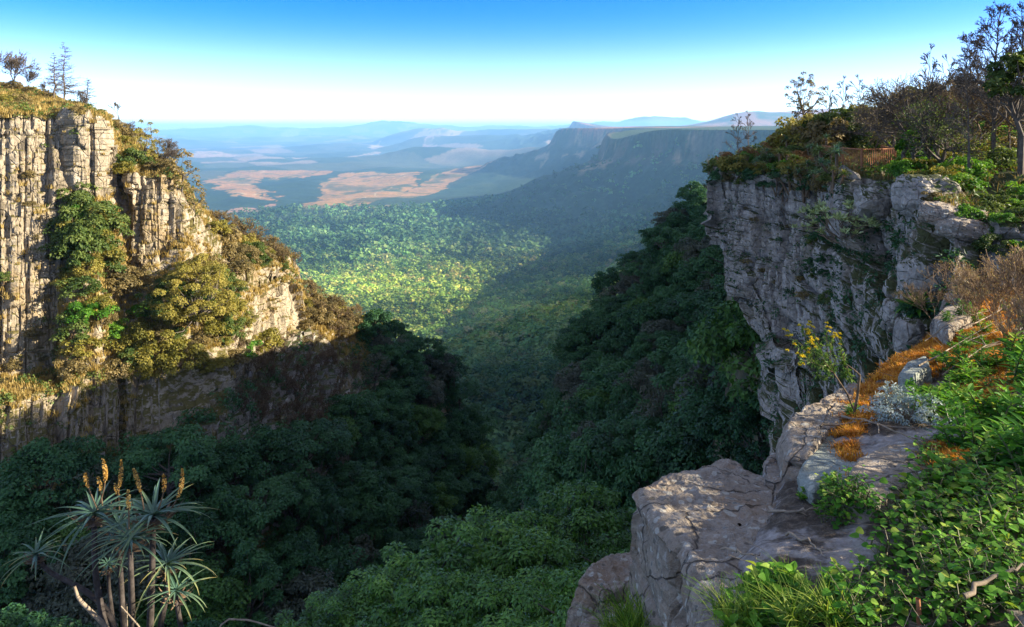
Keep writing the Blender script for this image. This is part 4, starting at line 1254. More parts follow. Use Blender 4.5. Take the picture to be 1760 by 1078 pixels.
def aloe_protos():
    out = []
    for k in range(4):
        rs = np.random.default_rng(1000 + k); A = Acc(); B = Acc()
        for j in range(3 + k % 2):
            V, F, T = rosette(1010 + 7 * k + j, 22, .42, .06)
            off = np.array([rs.normal(0, .32), rs.normal(0, .32), rs.uniform(.35, 1.0)]) if j else np.array([0, 0, .95])
            A.add(V * rs.uniform(.8, 1.25) + off, F, T)
            v, f = tube_path([np.array([0, 0, -.3]) + off * [.2, .2, 0], off * [.7, .7, .5], off], [.06, .055, .045], 6); B.add(v, f)
            V, F, T = rosette(1050 + 7 * k + j, 14, .26, .04, .2); B.add(V * [1, 1, -.8] + off - [0, 0, .08], F, T)
        out.append((A.mesh('leaves', M_aloe_warm if k % 2 else M_aloe), B.mesh('stem', M_dry)))
    return out
AL = aloe_protos()
aloe_px = [(1352, 262), (1370, 290), (1388, 300), (1402, 318), (1395, 270), (1412, 288), (1425, 300), (1380, 328), (1360, 312), (1340, 290), (1318, 276), (1432, 318),
           (1300, 292), (1282, 280), (1335, 318), (1405, 340), (1438, 292), (1376, 262), (1420, 262), (1312, 306), (1268, 290), (1392, 246), (1345, 335), (1690, 262), (1400, 256), (1385, 315), (1418, 312), (1428, 284)]
r7 = np.random.default_rng(77)
for i, (px, py) in enumerate(aloe_px):
    h = hit(px, max(py, 258) + 8, [BR])
    if h is None: continue
    s = r7.uniform(.8, 1.35)
    tree_thing('aloe', AL[i % 4], h[0] - Vector((0, 0, .1)), r7.uniform(0, 6.28), s,
               'bluish green aloe clump on the rim of the grey cliff' if i % 4 in (0, 2) else 'orange tipped aloe clump on the rim of the grey cliff', 'aloes on the grey cliff rim', 'aloe', ('leaves', 'stem'))
gB = 'bushes on the grey cliff rim'
bushes('bush', [(1232, 286), (1300, 268), (1345, 258), (1440, 262), (1440, 305), (1300, 300), (1232, 296)], [BR], 30, ('russet', 'olive', 'green', 'gold', 'lime'), (.35, .85), zone('among the aloes on the grey cliff rim'), gB, 51, .7)
bushes('bush', [(1222, 288), (1300, 300), (1445, 310), (1440, 330), (1330, 325), (1226, 312)], [BR], 22, ('dark', 'green', 'dark', 'olive'), (.3, .6), zone('hanging over the grey cliff edge'), gB, 52, .6)
bushes('bush', [(1340, 262), (1440, 262), (1540, 262), (1540, 240), (1440, 236), (1350, 252)], [BR], 24, ('green', 'olive', 'dark', 'gold'), (.8, 1.7), zone('behind the aloes left of the fence'), gB, 53, 1.2)
bushes('bush', [(1540, 268), (1640, 285), (1700, 300), (1660, 335), (1560, 318)], [BR], 26, ('lime', 'lime', 'gold', 'lime'), (.3, .75), zone('around the crooked trunk right of the fence'), gB, 54, .6)
bushes('bush', [(1545, 240), (1760, 225), (1760, 300), (1700, 290), (1600, 270)], [BR], 30, ('lime', 'green', 'olive', 'gold', 'lime'), (.4, 1.05), zone('under the leafless trees at the right'), gB, 55, .9)
bushes('bush', [(1500, 322), (1640, 340), (1690, 395), (1640, 372), (1560, 348)], [BR], 9, ('green', 'lime', 'olive'), (.16, .34), zone('on the rocks below the fence'), gB, 56, .4)
bushes('bush', [(1650, 380), (1760, 330), (1760, 440), (1690, 430)], [BR], 14, ('olive', 'green', 'lime'), (.2, .45), zone('beside the dry brown shrubs at the right'), gB, 57, .5)
bushes('bush', [(1385, 365), (1560, 385), (1575, 600), (1440, 590), (1390, 470)], [BR], 18, ('dark', 'green', 'dark'), (.16, .42), zone('rooted in the face of the grey cliff'), gB, 58, .6)
bushes('bush', [(1250, 340), (1380, 340), (1390, 520), (1300, 520)], [BR], 9, ('dark', 'olive'), (.14, .3), zone('in a crack of the outer grey cliff'), gB, 59, .8)
# ledge plants on the shaded wall
nrm = grid_normals(RGd)
wl = (nrm[..., 2] > .42) * RWt * smooth(-.2, .2, fbm(RGd / 2.5, 3, 79)) * 1.0 + .05 * RWt * (fbm(RGd / 3.2, 3, 80) > .22) + .35 * RWt * np.exp(-((RQ - 1480) / 75) ** 2) * smooth(2.25, 2.5, RT) * (1 - smooth(3.0, 3.4, RT)) * smooth(-.15, .2, fbm(RGd / 1.2, 3, 82))
ug3 = [tuft_proto(730 + k, .22, .2, 26, (.13, .08)) for k in range(4)]
pts = surf_points(RGd, wl, 5.0, 35); print('wall tufts', len(pts))
V, F, T = scatter_copies(ug3, pts, np.random.default_rng(5).uniform(.4, 1.3, len(pts)))
o = obj('ledge_plants', mesh_np('ledge_plants', V, F, M_forest, tint=T)); tag(o, 'small dark plants and moss in the cracks of the grey cliff', kind='stuff')
wt = (RT < 1.98) * (RT > .2) * 1.0
gp3 = [blades(np.random.default_rng(740 + k), 22, .34, .028, .22, .8) for k in range(4)]
pts = surf_points(RGd, wt * (RGd[..., 1] < 48), 2.6, 36); print('rim grass', len(pts))
V, F, T = scatter_copies(gp3, pts, np.random.default_rng(6).uniform(.5, 1.4, len(pts)))
o = obj('grass', mesh_np('grass', V, F, M_olive, tint=T)); tag(o, 'dry and green grass covering the top of the grey cliff', kind='stuff')
pts = surf_points(RGd, wt * (RGd[..., 1] < 60), .8, 37)
V, F, T = scatter_copies([tuft_proto(750 + k, .4, .35, 30, (.16, .1)) for k in range(4)], pts, np.random.default_rng(7).uniform(.5, 1.5, len(pts)))
o = obj('scrub', mesh_np('scrub', V, F, M_bush_green, tint=T)); tag(o, 'low green scrub covering the top of the grey cliff', kind='stuff')
# pale broad-leaved shrub growing out of the wall
M_pale = leaf_mat('pale_leaves', [(0, (.15, .22, .09)), (.5, (.34, .42, .19)), (1, (.56, .62, .34))], .3)
A = Acc(); B = Acc(); rs = np.random.default_rng(66)
c0 = np.array(hit(1450, 410, [BR])[0])
for k in range(46):
    px, py = rs.uniform(1378, 1515), 0
    py = 352 + (px - 1440) ** 2 / 230 * (.8 if px < 1440 else .75) + rs.uniform(0, 1) ** 1.2 * 75 * (1 - abs(px - 1440) / 110)
    hh = hit(px, py, [BR]); q = np.array(hh[0]) + np.array([-.55, -.35, .1]) * rs.uniform(.3, 1.3)
    n = 24; d = rand_dirs(n, rs); d[:, 2] = np.abs(d[:, 2]) * .6 + .2
    V, F = leaf_quads(np.repeat(q[None], n, 0) + d * rs.uniform(0, .16, (n, 1)), d + rand_dirs(n, rs) * .3, rand_dirs(n, rs) + [0, 0, 1], rs.uniform(.14, .26, n), rs.uniform(.06, .1, n))
    A.add(V, F, np.repeat(np.clip(rs.normal(.55, .25, n), 0, 1), 4))
    m = (q + c0) / 2 + rs.normal(0, .12, 3); v, f = tube_path([c0 + [.3, .2, -.3], m, q], [.03, .02, .012], 5); B.add(v, f)
e = empty('shrub'); obj('leaves', A.mesh('leaves', M_pale), e); obj('branches', B.mesh('branches', M_twig), e)
tag(e, 'pale broad leaved shrub growing out of the shaded cliff face', 'shrub')

# ---- fence and viewing platform
M_rust = bark_mat('rusty_steel', (.19, .075, .035), (.42, .19, .09), 20)
M_conc = bark_mat('pale_concrete', (.36, .31, .25), (.52, .46, .38), 5)
zf = -2.16
fA, fB, fC, fD = np.array([16.55, 33.4, zf]), np.array([16.25, 31.0, zf]), np.array([18.55, 32.3, zf]), np.array([20.6, 37.2, zf])
fE = np.array([17.6, 37.8, zf])
def box(c, s, rz=0.0):
    V = np.array([(x, y, z) for z in (-.5, .5) for y in (-.5, .5) for x in (-.5, .5)]) * s
    cc, ss = math.cos(rz), math.sin(rz); V = np.stack([V[:, 0] * cc - V[:, 1] * ss, V[:, 0] * ss + V[:, 1] * cc, V[:, 2]], 1) + c
    return V, np.array([(0, 2, 3, 1), (4, 5, 7, 6), (0, 1, 5, 4), (2, 6, 7, 3), (0, 4, 6, 2), (1, 3, 7, 5)])
e = empty('fence', tuple(fB)); tag(e, 'rusty barred steel fence around the cliff top viewing platform', 'fence')
FH = 1.22
runs = [(fE, fA), (fA, fB), (fB, fC), (fC, fD)]
for a, b in runs:
    A = Acc(); n = max(3, int(np.linalg.norm(b - a) / .16)); rz = math.atan2(b[1] - a[1], b[0] - a[0]); Lr = np.linalg.norm(b - a)
    for k in range(1, n):
        p = a + (b - a) * k / n - fB
        V, F = box(p + [0, 0, FH * .5], [.022, .022, FH - .06], rz); A.add(V, F)
    obj('bars', A.mesh('bars', M_rust), e)
    for zz, nm in ((FH, 'top_rail'), (.12, 'bottom_rail')):
        V, F = box((a + b) / 2 - fB + [0, 0, zz], [Lr, .05, .045], rz); obj(nm, mesh_np(nm, V, F, M_rust), e)
for p in (fA, fB, fC, fD, fE):
    V, F = box(p - fB + [0, 0, FH * .5 - .1], [.075, .075, FH + .3]); obj('post', mesh_np('post', V, F, M_rust), e)
V = np.array([(*(p[:2]), z) for z in (zf - .6, zf + .012) for p in (fA + [-.15, .1, 0], fB + [-.15, -.2, 0], fC + [.2, -.2, 0], fD + [.3, .2, 0], fE + [-.1, .2, 0])])
F5 = [np.array([(0, 1, 6, 5), (1, 2, 7, 6), (2, 3, 8, 7), (3, 4, 9, 8), (4, 0, 5, 9)]), np.array([(5, 6, 7, 8, 9)])]
o = obj('viewing_platform', mesh_np('viewing_platform', V, F5, M_conc)); tag(o, 'pale stone platform floor inside the rusty fence', 'platform')
V, F = box(np.array([19.4, 36.2, zf + .11]), [2.6, .9, .19], .35); o = obj('stone_step', mesh_np('stone_step', V, F, M_conc)); tag(o, 'pale stone step at the back of the fenced platform', 'step')

# ---- trees above the rim
def ground_at(px, d): 
    h = None
    x, y = (px - CX) / FPX * d, d
    h = BR.ray_cast(Vector((x, y, 40)), Vector((0, 0, -1)))
    return h[0] if h[0] is not None else Vector((x, y, -2))
BT = {}
def bt(key, seed, height, r0, **kw):
    BT[key] = bare_meshes(seed, height, r0, **kw)
bt('big', 1101, 6.4, .13, mat=M_bark_dark, min_r=.008, nb=40, L=.46, lo=.25, levels=5, n=(2, 3), spread=.5)
bt('wide', 1102, 4.6, .11, mat=M_bark_dark, leaf_mat_=M_olive, leaf_n=1, leaf=(.07, .04), min_r=.008, levels=7, n=(2, 3), spread=.55, up=.12, ratio=.82, trunk=.22, curl=.26, sub=3)
bt('thin', 1103, 5.2, .08, mat=M_bark, min_r=.008, nb=24, L=.34, lo=.35, levels=4, n=(2, 3), spread=.5)
bt('thorn', 1104, 3.6, .08, mat=M_twig, leaf_mat_=M_olive, leaf_n=1, leaf=(.06, .035), min_r=.007, levels=7, n=(2, 3), spread=.6, up=.1, ratio=.82, trunk=.2, curl=.28, sub=3)
bt('wisp', 1105, 3.2, .045, mat=M_bark_dark, min_r=.008, nb=14, L=.5, lo=.12, levels=4, n=(2, 3), spread=.4, el=(.8, 1.2))
bt('gnarl', 1106, 3.8, .12, mat=M_bark_dark, leaf_mat_=M_bush_green, leaf_n=3, leaf=(.08, .045), min_r=.008, levels=6, n=(3, 3), spread=.6, up=.14, ratio=.8, trunk=.26, curl=.34, sub=3)
def rt(key, px, d, ptop, label, rz=0.0, squash=1.0, tilt=(0, 0)):
    g = ground_at(px, d); ztop = (HY - ptop) / FPX * d
    H0 = {'big': 6.4, 'wide': 4.6, 'thin': 5.2, 'thorn': 3.6, 'wisp': 3.2, 'gnarl': 3.8}[key]
    s = max((ztop - g[2]) / H0, .25)
    e = tree_thing('bare_tree', BT[key], g - Vector((0, 0, .1)), rz, (s * squash, s * squash, s), label, None, 'tree', ('branches', 'leaves'))
    e.rotation_euler = (tilt[0], tilt[1], rz)
    return e
rt('big', 1708, 27, 28, 'tallest leafless tree at the right of the cliff top', .3, .95)
rt('big', 1752, 24, 22, 'leafless tree partly cut by the right edge of the picture', 2.0, .9)
rt('thin', 1665, 23, 120, 'straight grey trunked leafless tree left of the tallest one', .5, 1.0)
rt('wide', 1555, 30, 118, 'broad brown crowned twiggy tree behind the fence', 1.0, 1.15)
rt('wide', 1530, 34, 150, 'lower brown crowned tree at the left of the broad twiggy tree', 2.6, 1.0)
rt('gnarl', 1612, 26, 150, 'leaning dark tree with a crooked trunk right of the fence', 1.2, 1.2, (0, -.28))
rt('wisp', 1596, 30, 92, 'wispy leafless tree sticking up above the broad crown', .2, .8)
rt('wisp', 1628, 32, 108, 'second wispy leafless tree right of the broad crown', 1.9, .8)
rt('thorn', 1640, 29, 135, 'thorny twiggy tree between the wispy trees and the straight trunk', .9, 1.1)
rt('thorn', 1690, 31, 110, 'thorny twiggy tree behind the tallest leafless tree', 2.9, 1.1)
rt('thin', 1735, 30, 90, 'thin leafless tree between the two tall ones at the right', 4.0, .9)
rt('thorn', 1500, 38, 168, 'low twiggy tree behind the rusty fence', 4.4, 1.1)
rt('wisp', 1448, 44, 140, 'leafless shrub standing behind the aloes on the skyline', .4, .9)
rt('wisp', 1474, 45, 138, 'thin leafless shrub beside the broad crowned tree on the skyline', 1.4, .9)
rt('wisp', 1425, 46, 155, 'smallest leafless shrub right of the pine on the skyline', 2.4, .9)
rt('wisp', 1268, 52, 200, 'small leafless tree at the outer tip of the cliff rim', 2.2, 1.0)
rt('wisp', 1286, 52, 195, 'second small leafless tree at the outer tip of the cliff rim', 3.2, 1.0)
rt('wide', 1590, 27, 105, 'second broad brown crowned twiggy tree right of the fence', 3.3, 1.1)
rt('big', 1672, 33, 72, 'leafless tree just left of the tallest one', 5.1, .9)
rt('thorn', 1575, 36, 120, 'thorny twiggy tree filling the gap behind the broad crowns', 2.2, 1.2)
rt('wide', 1655, 38, 110, 'brown twiggy tree in the back row between the tall leafless trees', .2, 1.1)
# sparse pine on the skyline and leafy crowns at the right edge
g = ground_at(1383, 43); hh = (HY - 122) / FPX * 43 - g[2]
pm = make_tree_meshes('tree', 1120, 64, 60, 1.15, 1.9, hh - 1.9, M_olive, leaf=(.11, .05), lobe=(.2, .36), r0=.09, bark=M_bark_dark, flat=.9, up=.1, dome=False)
tree_thing('pine_tree', pm, g, .3, 1.0, 'sparse olive pine on the skyline above the aloes', None, 'tree')
def leafy(px, d, pcen, R, H, mat, seed, label, leaf=(.16, .1), lobes=40, per=90):
    g = ground_at(px, d); zc = (HY - pcen) / FPX * d
    mm = make_tree_meshes('tree', seed, lobes, per, R, H, max(zc - g[2], .5), mat, leaf=leaf, lobe=(.3, .5), r0=.09, bark=M_bark_dark, flat=.7)
    tree_thing('tree', mm, g, seed * .7, 1.0, label)
leafy(1752, 22, 150, .85, 1.3, M_bush_green, 1130, 'dark green leafy tree at the right edge among leafless ones')
leafy(1440, 40, 215, 1.1, 1.0, M_bush_green, 1131, 'round green crowned tree behind the aloes')
leafy(1475, 41, 205, 1.0, .9, M_gold, 1132, 'yellow green crowned tree behind the aloes and left of the broad crown')
leafy(1408, 41, 225, 1.0, .8, M_bush_green, 1133, 'low green crowned tree under the sparse pine')
leafy(1572, 26.5, 250, .5, .6, M_lime, 1134, 'bright green leafy tree at the right end of the fence', (.13, .08))
leafy(1590, 30, 240, .9, .9, M_gold, 1135, 'sunlit yellow green tree behind the leaning trunk', (.13, .08))
leafy(1530, 40, 205, .9, .8, M_olive, 1136, 'olive leafed tree behind the fence', (.13, .08), 30, 60)
# woodland further back on the plateau, closing the view and throwing the long shadow
r8 = np.random.default_rng(88)
WD = [make_tree_meshes('tree', 1140 + k, 40, 120, 2.2, 2.2, 3.0, M_olive if k % 2 else M_bush_green, leaf=(.22, .13), lobe=(.3, .5), r0=.12) for k in range(4)]
for i in range(24):
    px = r8.uniform(1330, 1800); d = r8.uniform(52, 82)
    lim = np.interp(px, [1330, 1400, 1450, 1500, 1540, 1600, 1680, 1750], [225, 185, 185, 160, 135, 120, 95, 70])
    x, y = (px - CX) / FPX * d, d
    gz = -2.5; s = np.clip(((HY - lim) / FPX * d - gz) / 5.2, .35, 1.35) * r8.uniform(.8, 1.0)
    tree_thing('tree', WD[i % 4], (x, y, gz - .3), r8.uniform(0, 6.28), s, 'bushy tree in the wood behind the fence on the plateau', 'woodland trees on the plateau')
# ------------------------------------------------------------------ foreground slope
def zg(x, y): return -2.15 + .22 * np.minimum(x, 3) + .14 * np.maximum(x - 3, 0) - .2 * y
def on_ground(px, py, dz=0.0):
    """where the line of sight meets the foreground slope plane"""
    a, b = (px - CX) / FPX, (HY - py) / FPX
    d = (2.15 - dz) / (.22 * a - .2 - b)
    if a * d > 3: d = (1.91 - dz) / (.14 * a - .2 - b)
    return np.array([a * d, d, b * d])
FE = np.array([(0.3, 1.6), (.75, 2.6)] + [tuple(on_ground(a, b)[:2]) for a, b in ((1262, 1010), (1305, 940), (1338, 870), (1352, 815), (1358, 758), (1480, 655), (1560, 600), (1640, 548), (1700, 515), (1760, 490))] + [(12.5, 16)])
qd, rd = np.array([.6, .8]), np.array([.8, -.6])
fq, fr = FE @ qd, FE @ rd
q = np.concatenate([np.linspace(1.6, 12, 450), np.linspace(12.03, 20, 150)])
re_ = np.interp(q, fq, fr) + .10 * fbm(np.stack([q * 1.6, 0 * q, 0 * q], -1), 4, 201) + .04 * fbm(np.stack([q * 6, 0 * q, 0 * q], -1), 3, 202)
down = np.linspace(1, 0, 46)[:-1] ** 1.3
inland = np.concatenate([np.linspace(0, 4.5, 230), np.linspace(4.55, 14, 90)])
Q1 = np.repeat(q[:, None], len(down), 1); Q2 = np.repeat(q[:, None], len(inland), 1)
Rin = re_[:, None] + inland[None]
X2, Y2 = Q2 * qd[0] + Rin * rd[0], Q2 * qd[1] + Rin * rd[1]
pp = np.stack([X2, Y2, 0 * X2], -1)
Z2 = zg(X2, Y2) + .11 * fbm(pp / .8, 4, 203) + .035 * fbm(pp / .16, 4, 204) + .10 * np.abs(fbm(pp / 1.7, 3, 205))
Z2 -= .10 * np.exp(-inland[None] / .12)
Rs = re_[:, None] - .05 - .9 * down[None] ** 1.2
X1, Y1 = Q1 * qd[0] + Rs * rd[0], Q1 * qd[1] + Rs * rd[1]
Z1 = Z2[:, :1] - .05 - 6.0 * down[None]
FG = np.concatenate([np.stack([X1, Y1, Z1], -1), np.stack([X2, Y2, Z2], -1)], 1)
wF = np.concatenate([np.ones_like(X1), np.zeros_like(X2)], 1)
o_, c_ = blocky(Q1, Z1, .9, .45, 210)
nF = grid_normals(FG)
dF = np.zeros(FG.shape[:2]); dF[:, :len(down)] = (.22 * (o_ - .5) - .07 * c_ + .07 * fbm(np.stack([X1, Y1, Z1], -1) / .3, 4, 211)) * np.minimum(1, down[None] * 6)
FG = FG + nF * dF[..., None]
m, nt, out = new_mat('foreground_soil')
geo = N(nt, 'ShaderNodeNewGeometry'); pos = geo.outputs['Position']
n1 = noise(nt, pos, 1.3, 6, .65, .4); n2 = noise(nt, pos, 14, 7, .72); n3 = noise(nt, pos, 60, 4, .7)
soil = ramp(nt, n2, [(.3, (.035, .028, .022)), (.5, (.085, .068, .05)), (.68, (.19, .155, .115))])
rockc = ramp(nt, n2, [(.3, (.17, .15, .135)), (.5, (.32, .29, .26)), (.7, (.46, .42, .38))])
sx = N(nt, 'ShaderNodeSeparateXYZ'); nt.links.new(geo.outputs['Normal'], sx.inputs[0])
steep = ramp_f(nt, sx.outputs['Z'], .75, .45)
c = mix(nt, mathn(nt, 'MAXIMUM', ramp_f(nt, n1, .50, .58), steep), soil, rockc)
c = mix(nt, mathn(nt, 'MULTIPLY', ramp_f(nt, n3, .58, .66), .5), c, (.30, .22, .13))
b = N(nt, 'ShaderNodeBsdfPrincipled', Roughness=.92); b.inputs['Specular IOR Level'].default_value = .15
nt.links.new(c, b.inputs['Base Color'])
bp = N(nt, 'ShaderNodeBump', Strength=.8, Distance=.04); nt.links.new(mathn(nt, 'ADD', n2, mathn(nt, 'MULTIPLY', n3, .4)), bp.inputs['Height']); nt.links.new(bp.outputs[0], b.inputs['Normal'])
nt.links.new(b.outputs[0], out.inputs['Surface'])
M_soil = m
M_rockF = rock_mat('warm_boulder', ((.145, .12, .09), (.285, .24, .185), (.43, .37, .29)), scale=5.0, lichen=(.52, .50, .45), lichen_amt=.5, moss_at=None, streak=.35, ochre=(.27, .19, .12), bump=1.0, crackle=.05, grit=1.0)
M_rockG = rock_mat('lichen_rock', ((.14, .15, .13), (.26, .29, .25), (.38, .42, .37)), scale=5.0, lichen=(.46, .52, .46), lichen_amt=.8, moss_at=None, streak=.2, bump=1.0, crackle=.05, grit=.8)
ground = add_grid('ground', FG, M_soil, 'rocky overgrown ground falling away below the viewpoint')

def rock_slab(name, pts, depth, seed, mat, label, flare=.06, edge=.07, amp=.05, crack=None, M=420, strata=.05, cat='rock', group=None):
    pts = np.asarray(pts, float); n = len(pts)
    seg = np.linalg.norm(np.roll(pts, -1, 0) - pts, axis=1); cum = np.concatenate([[0], np.cumsum(seg)])
    u = np.linspace(0, cum[-1], M + 1)
    cl = np.vstack([pts, pts[:1]])
    B = np.stack([np.interp(u, cum, cl[:, k]) for k in range(3)], 1)
    for _ in range(1):                                     # soften the corners a little
        Bm = B[:-1]; Bm = .5 * Bm + .25 * (np.roll(Bm, 1, 0) + np.roll(Bm, -1, 0)); B = np.vstack([Bm, Bm[:1]])
    c = B[:-1].mean(0)
    rows = []
    for t in np.linspace(.02, 1, 46):
        r = c + (B - c) * t; r[:, 2] -= edge * np.clip((t - .86) / .14, 0, 1) ** 2.2
        rows.append(r)
    out = unit((B - c) * [1, 1, 0])
    for t in np.linspace(.012, 1, 64):
        r = B.copy(); r[:, 2] -= edge + depth * t
        r += out * (flare * depth * t + edge * .5 * min(1, t * 14))[..., None] if hasattr(t, 'shape') and t.shape else out * (flare * depth * t + edge * .5 * min(1, t * 14))
        rows.append(r)
    G = np.array(rows); loc = c.copy(); G = G - loc
    nn = np.cross(np.gradient(G, axis=1), np.gradient(G, axis=0)); nn = unit(nn)
    nn[(nn * np.concatenate([np.repeat([[0, 0, 1.]], 46, 0), np.zeros((64, 3))])[:, None]).sum(-1) < 0] *= -1
    side = np.zeros(G.shape[:2]); side[46:] = 1
    nn[46:] = np.where(((nn[46:] * out[None]).sum(-1) < 0)[..., None], -nn[46:], nn[46:])
    Gp = G + loc * 1.0
    d = amp * .55 * fbm(Gp / .8, 3, seed) + amp * .75 * (.5 - np.abs(fbm(Gp / .26, 4, seed + 3))) + amp * .26 * fbm(Gp / .05, 3, seed + 4)
    o_, c_ = blocky(np.repeat(u[None], len(G), 0), Gp[..., 2], .8, .38, seed + 9)
    d = d + side * strata * (o_ - .5) - side * strata * .8 * c_
    q_ = Gp[..., 0] * .35 + Gp[..., 1]; beds = q_ / .42 + .5 * fbm(Gp / .7, 3, seed + 21)
    d = d + (1 - side) * strata * .5 * (.5 - np.abs(fbm(np.stack([Gp[..., 0] * .5 + Gp[..., 1] * 2.6, Gp[..., 0] * .9, 0 * q_], -1), 4, seed + 33)))
    if crack is not None:
        for (cx_, cy_, du, w, dep) in crack:
            u0 = u[np.argmin(np.hypot(CX + FPX * B[:, 0] / B[:, 1] - cx_, HY - FPX * B[:, 2] / B[:, 1] - cy_))] / cum[-1]
            ti = np.clip((np.arange(len(G)) - 40) / 70.0, 0, 1)[:, None]
            uu = (u[None] / cum[-1]); path = u0 + du * ti + .004 * np.sin(ti * 14)
            d = d - dep * np.exp(-((uu - path) / w) ** 2) * smooth(.0, .12, ti)
    k = np.clip(np.arange(len(G)) / 6.0, 0, 1)[:, None]
    d = d * k
    d[:, -1] = d[:, 0]; nn[:, -1] = nn[:, 0]
    G = G + nn * d[..., None]
    o = obj(name, mesh_np(name, G.reshape(-1, 3), grid_faces(*G.shape[:2]), mat, smooth=False)); o.location = loc
    tag(o, label, cat, group)
    return o, G + loc
ROCKV = []
def slab_px(px_pts, dz, depth, seed, mat, label, d=None, **kw):
    if d is None:                                          # a bench standing flatter than the slope around it
        c = np.mean([on_ground(a, b, dz) for a, b in px_pts], 0)
        a0 = c[2] - .02 * c[0] + .16 * c[1]; pts = []
        for a, b in px_pts:
            u_, v_ = (a - CX) / FPX, (HY - b) / FPX
            t_ = a0 / (v_ - .02 * u_ + .16); pts.append(np.array([u_ * t_, t_, v_ * t_]))
    else: pts = [P(a, b, d) for a, b in px_pts]
    o, G = rock_slab('boulder' if depth > .9 else 'rock', pts, depth, seed, mat, label, **kw); ROCKV.append(G); return o
slab_px([(1092, 846), (1105, 832), (1140, 818), (1190, 807), (1225, 797), (1250, 787), (1266, 793), (1290, 812), (1325, 820), (1365, 832), (1410, 868), (1450, 930), (1440, 1000), (1420, 1095), (1330, 1110), (1240, 1095), (1212, 1062),
         (1196, 1020), (1186, 985), (1172, 950), (1150, 925), (1128, 898), (1108, 868)], -.02, 2.6, 301, M_rockF,
        'big flat topped boulder with a long crack down its front face', flare=.045, amp=.06, edge=.045, crack=[(1166, 944, -.018, .0028, .17)], strata=.10)
slab_px([(988, 1003), (1012, 976), (1060, 953), (1092, 944), (1110, 975), (1095, 1012), (1035, 1018)], -.85, .95, 302, M_rockF, 'lower grey boulder at the left foot of the big boulder', amp=.07, edge=.12)
slab_px([(972, 1090), (1030, 1052), (1092, 1030), (1150, 1052), (1130, 1110), (1040, 1120)], -.95, 1.5, 303, M_rockF, 'lowest pale rock shelf at the bottom under the big boulder', amp=.06, edge=.1)
slab_px([(1312, 792), (1330, 779), (1360, 782), (1370, 806), (1348, 832), (1318, 824)], -.08, 1.2, 304, M_rockF, 'small blocky boulder between the big boulder and the mossy edge', amp=.04, edge=.05)
slab_px([(1344, 738), (1362, 712), (1420, 681), (1470, 655), (1500, 662), (1470, 705), (1420, 745), (1385, 785), (1352, 778)], .06, 1.4, 305, M_rockF, 'pale edge boulder below the yellow flowered plant', amp=.05, edge=.07)
slab_px([(1450, 822), (1472, 788), (1528, 762), (1592, 757), (1632, 772), (1610, 805), (1570, 835), (1500, 868), (1455, 852)], .10, .5, 306, M_rockF, 'smooth grey rock slab beside the silvery plant', amp=.03, edge=.08, strata=.03)
slab_px([(1372, 812), (1396, 765), (1446, 732), (1510, 742), (1490, 785), (1452, 826), (1398, 842)], .04, .4, 307, M_rockG, 'flat rock covered in blue green lichen', amp=.025, edge=.03, strata=.02)
slab_px([(1545, 640), (1560, 622), (1592, 612), (1598, 628), (1570, 646)], .14, .25, 308, M_rockG, 'small dark stone lying in the orange moss', amp=.02, edge=.03, strata=.01)
slab_px([(1600, 548), (1625, 528), (1665, 522), (1670, 545), (1630, 562)], .18, .35, 309, M_rockF, 'rounded grey stone near the top of the orange moss', amp=.03, edge=.06, strata=.02)
def blob(px, py, size, seed, mat, label, trees=None, rz=0.0):
    h = hit(px, py, trees or [BR]); 
    if h is None: return
    n = 40; th = np.linspace(0, math.pi, n); ph = np.linspace(0, 2 * math.pi, n * 2 + 1)
    T_, P_ = np.meshgrid(th, ph, indexing='ij')
    D = np.stack([np.sin(T_) * np.cos(P_), np.sin(T_) * np.sin(P_), np.cos(T_)], -1)
    D = np.sign(D) * np.abs(D) ** .7
    G = D * np.array(size) * (1 + .28 * fbm(D * 1.3 + seed, 4, seed))[..., None] + .06 * size[0] * fbm(D * 6 + seed, 3, seed + 1)[..., None] * D
    G[:, -1] = G[:, 0]
    o = obj('boulder', mesh_np('boulder', G.reshape(-1, 3), grid_faces(*G.shape[:2]), mat)); o.location = h[0]; o.rotation_euler = (.1, .1, rz)
    tag(o, label, 'rock'); ROCKV.append(G + np.array(h[0]))
blob(1640, 372, (.85, .6, .32), 321, M_rockF, 'pale flat ledge rock on the cliff below the dry shrubs')
blob(1655, 395, (.6, .5, .3), 322, M_rockF, 'lower pale ledge rock under the flat one on the cliff')
blob(1600, 476, (.75, .6, .62), 323, M_rockR, 'rounded grey boulder on the cliff above the mossy slope')
blob(1540, 545, (.34, .3, .5), 324, M_rockR, 'upright bluish grey block low on the cliff')
blob(1562, 585, (.3, .3, .55), 325, M_rockR, 'second bluish grey block just below the upright one')
blob(1590, 338, (.9, .8, .7), 326, M_rockR, 'tall square grey block at the cliff top right of the fence')
blob(1520, 352, (1.2, .8, .8), 327, M_rockR, 'wide square grey block at the cliff top below the fence')
blob(1600, 296, (.55, .5, .35), 328, M_rockR, 'grey boulder at the foot of the crooked trunk')

def bvh_multi():
    Vs, Fs, n = [], [], 0
    for G in [FG[::2, ::2]] + ROCKV:
        Vs.append(G.reshape(-1, 3)); Fs.append(grid_faces(*G.shape[:2]) + n); n += G.shape[0] * G.shape[1]
    return bvh_of(np.concatenate(Vs), np.concatenate(Fs))
BF = bvh_multi()

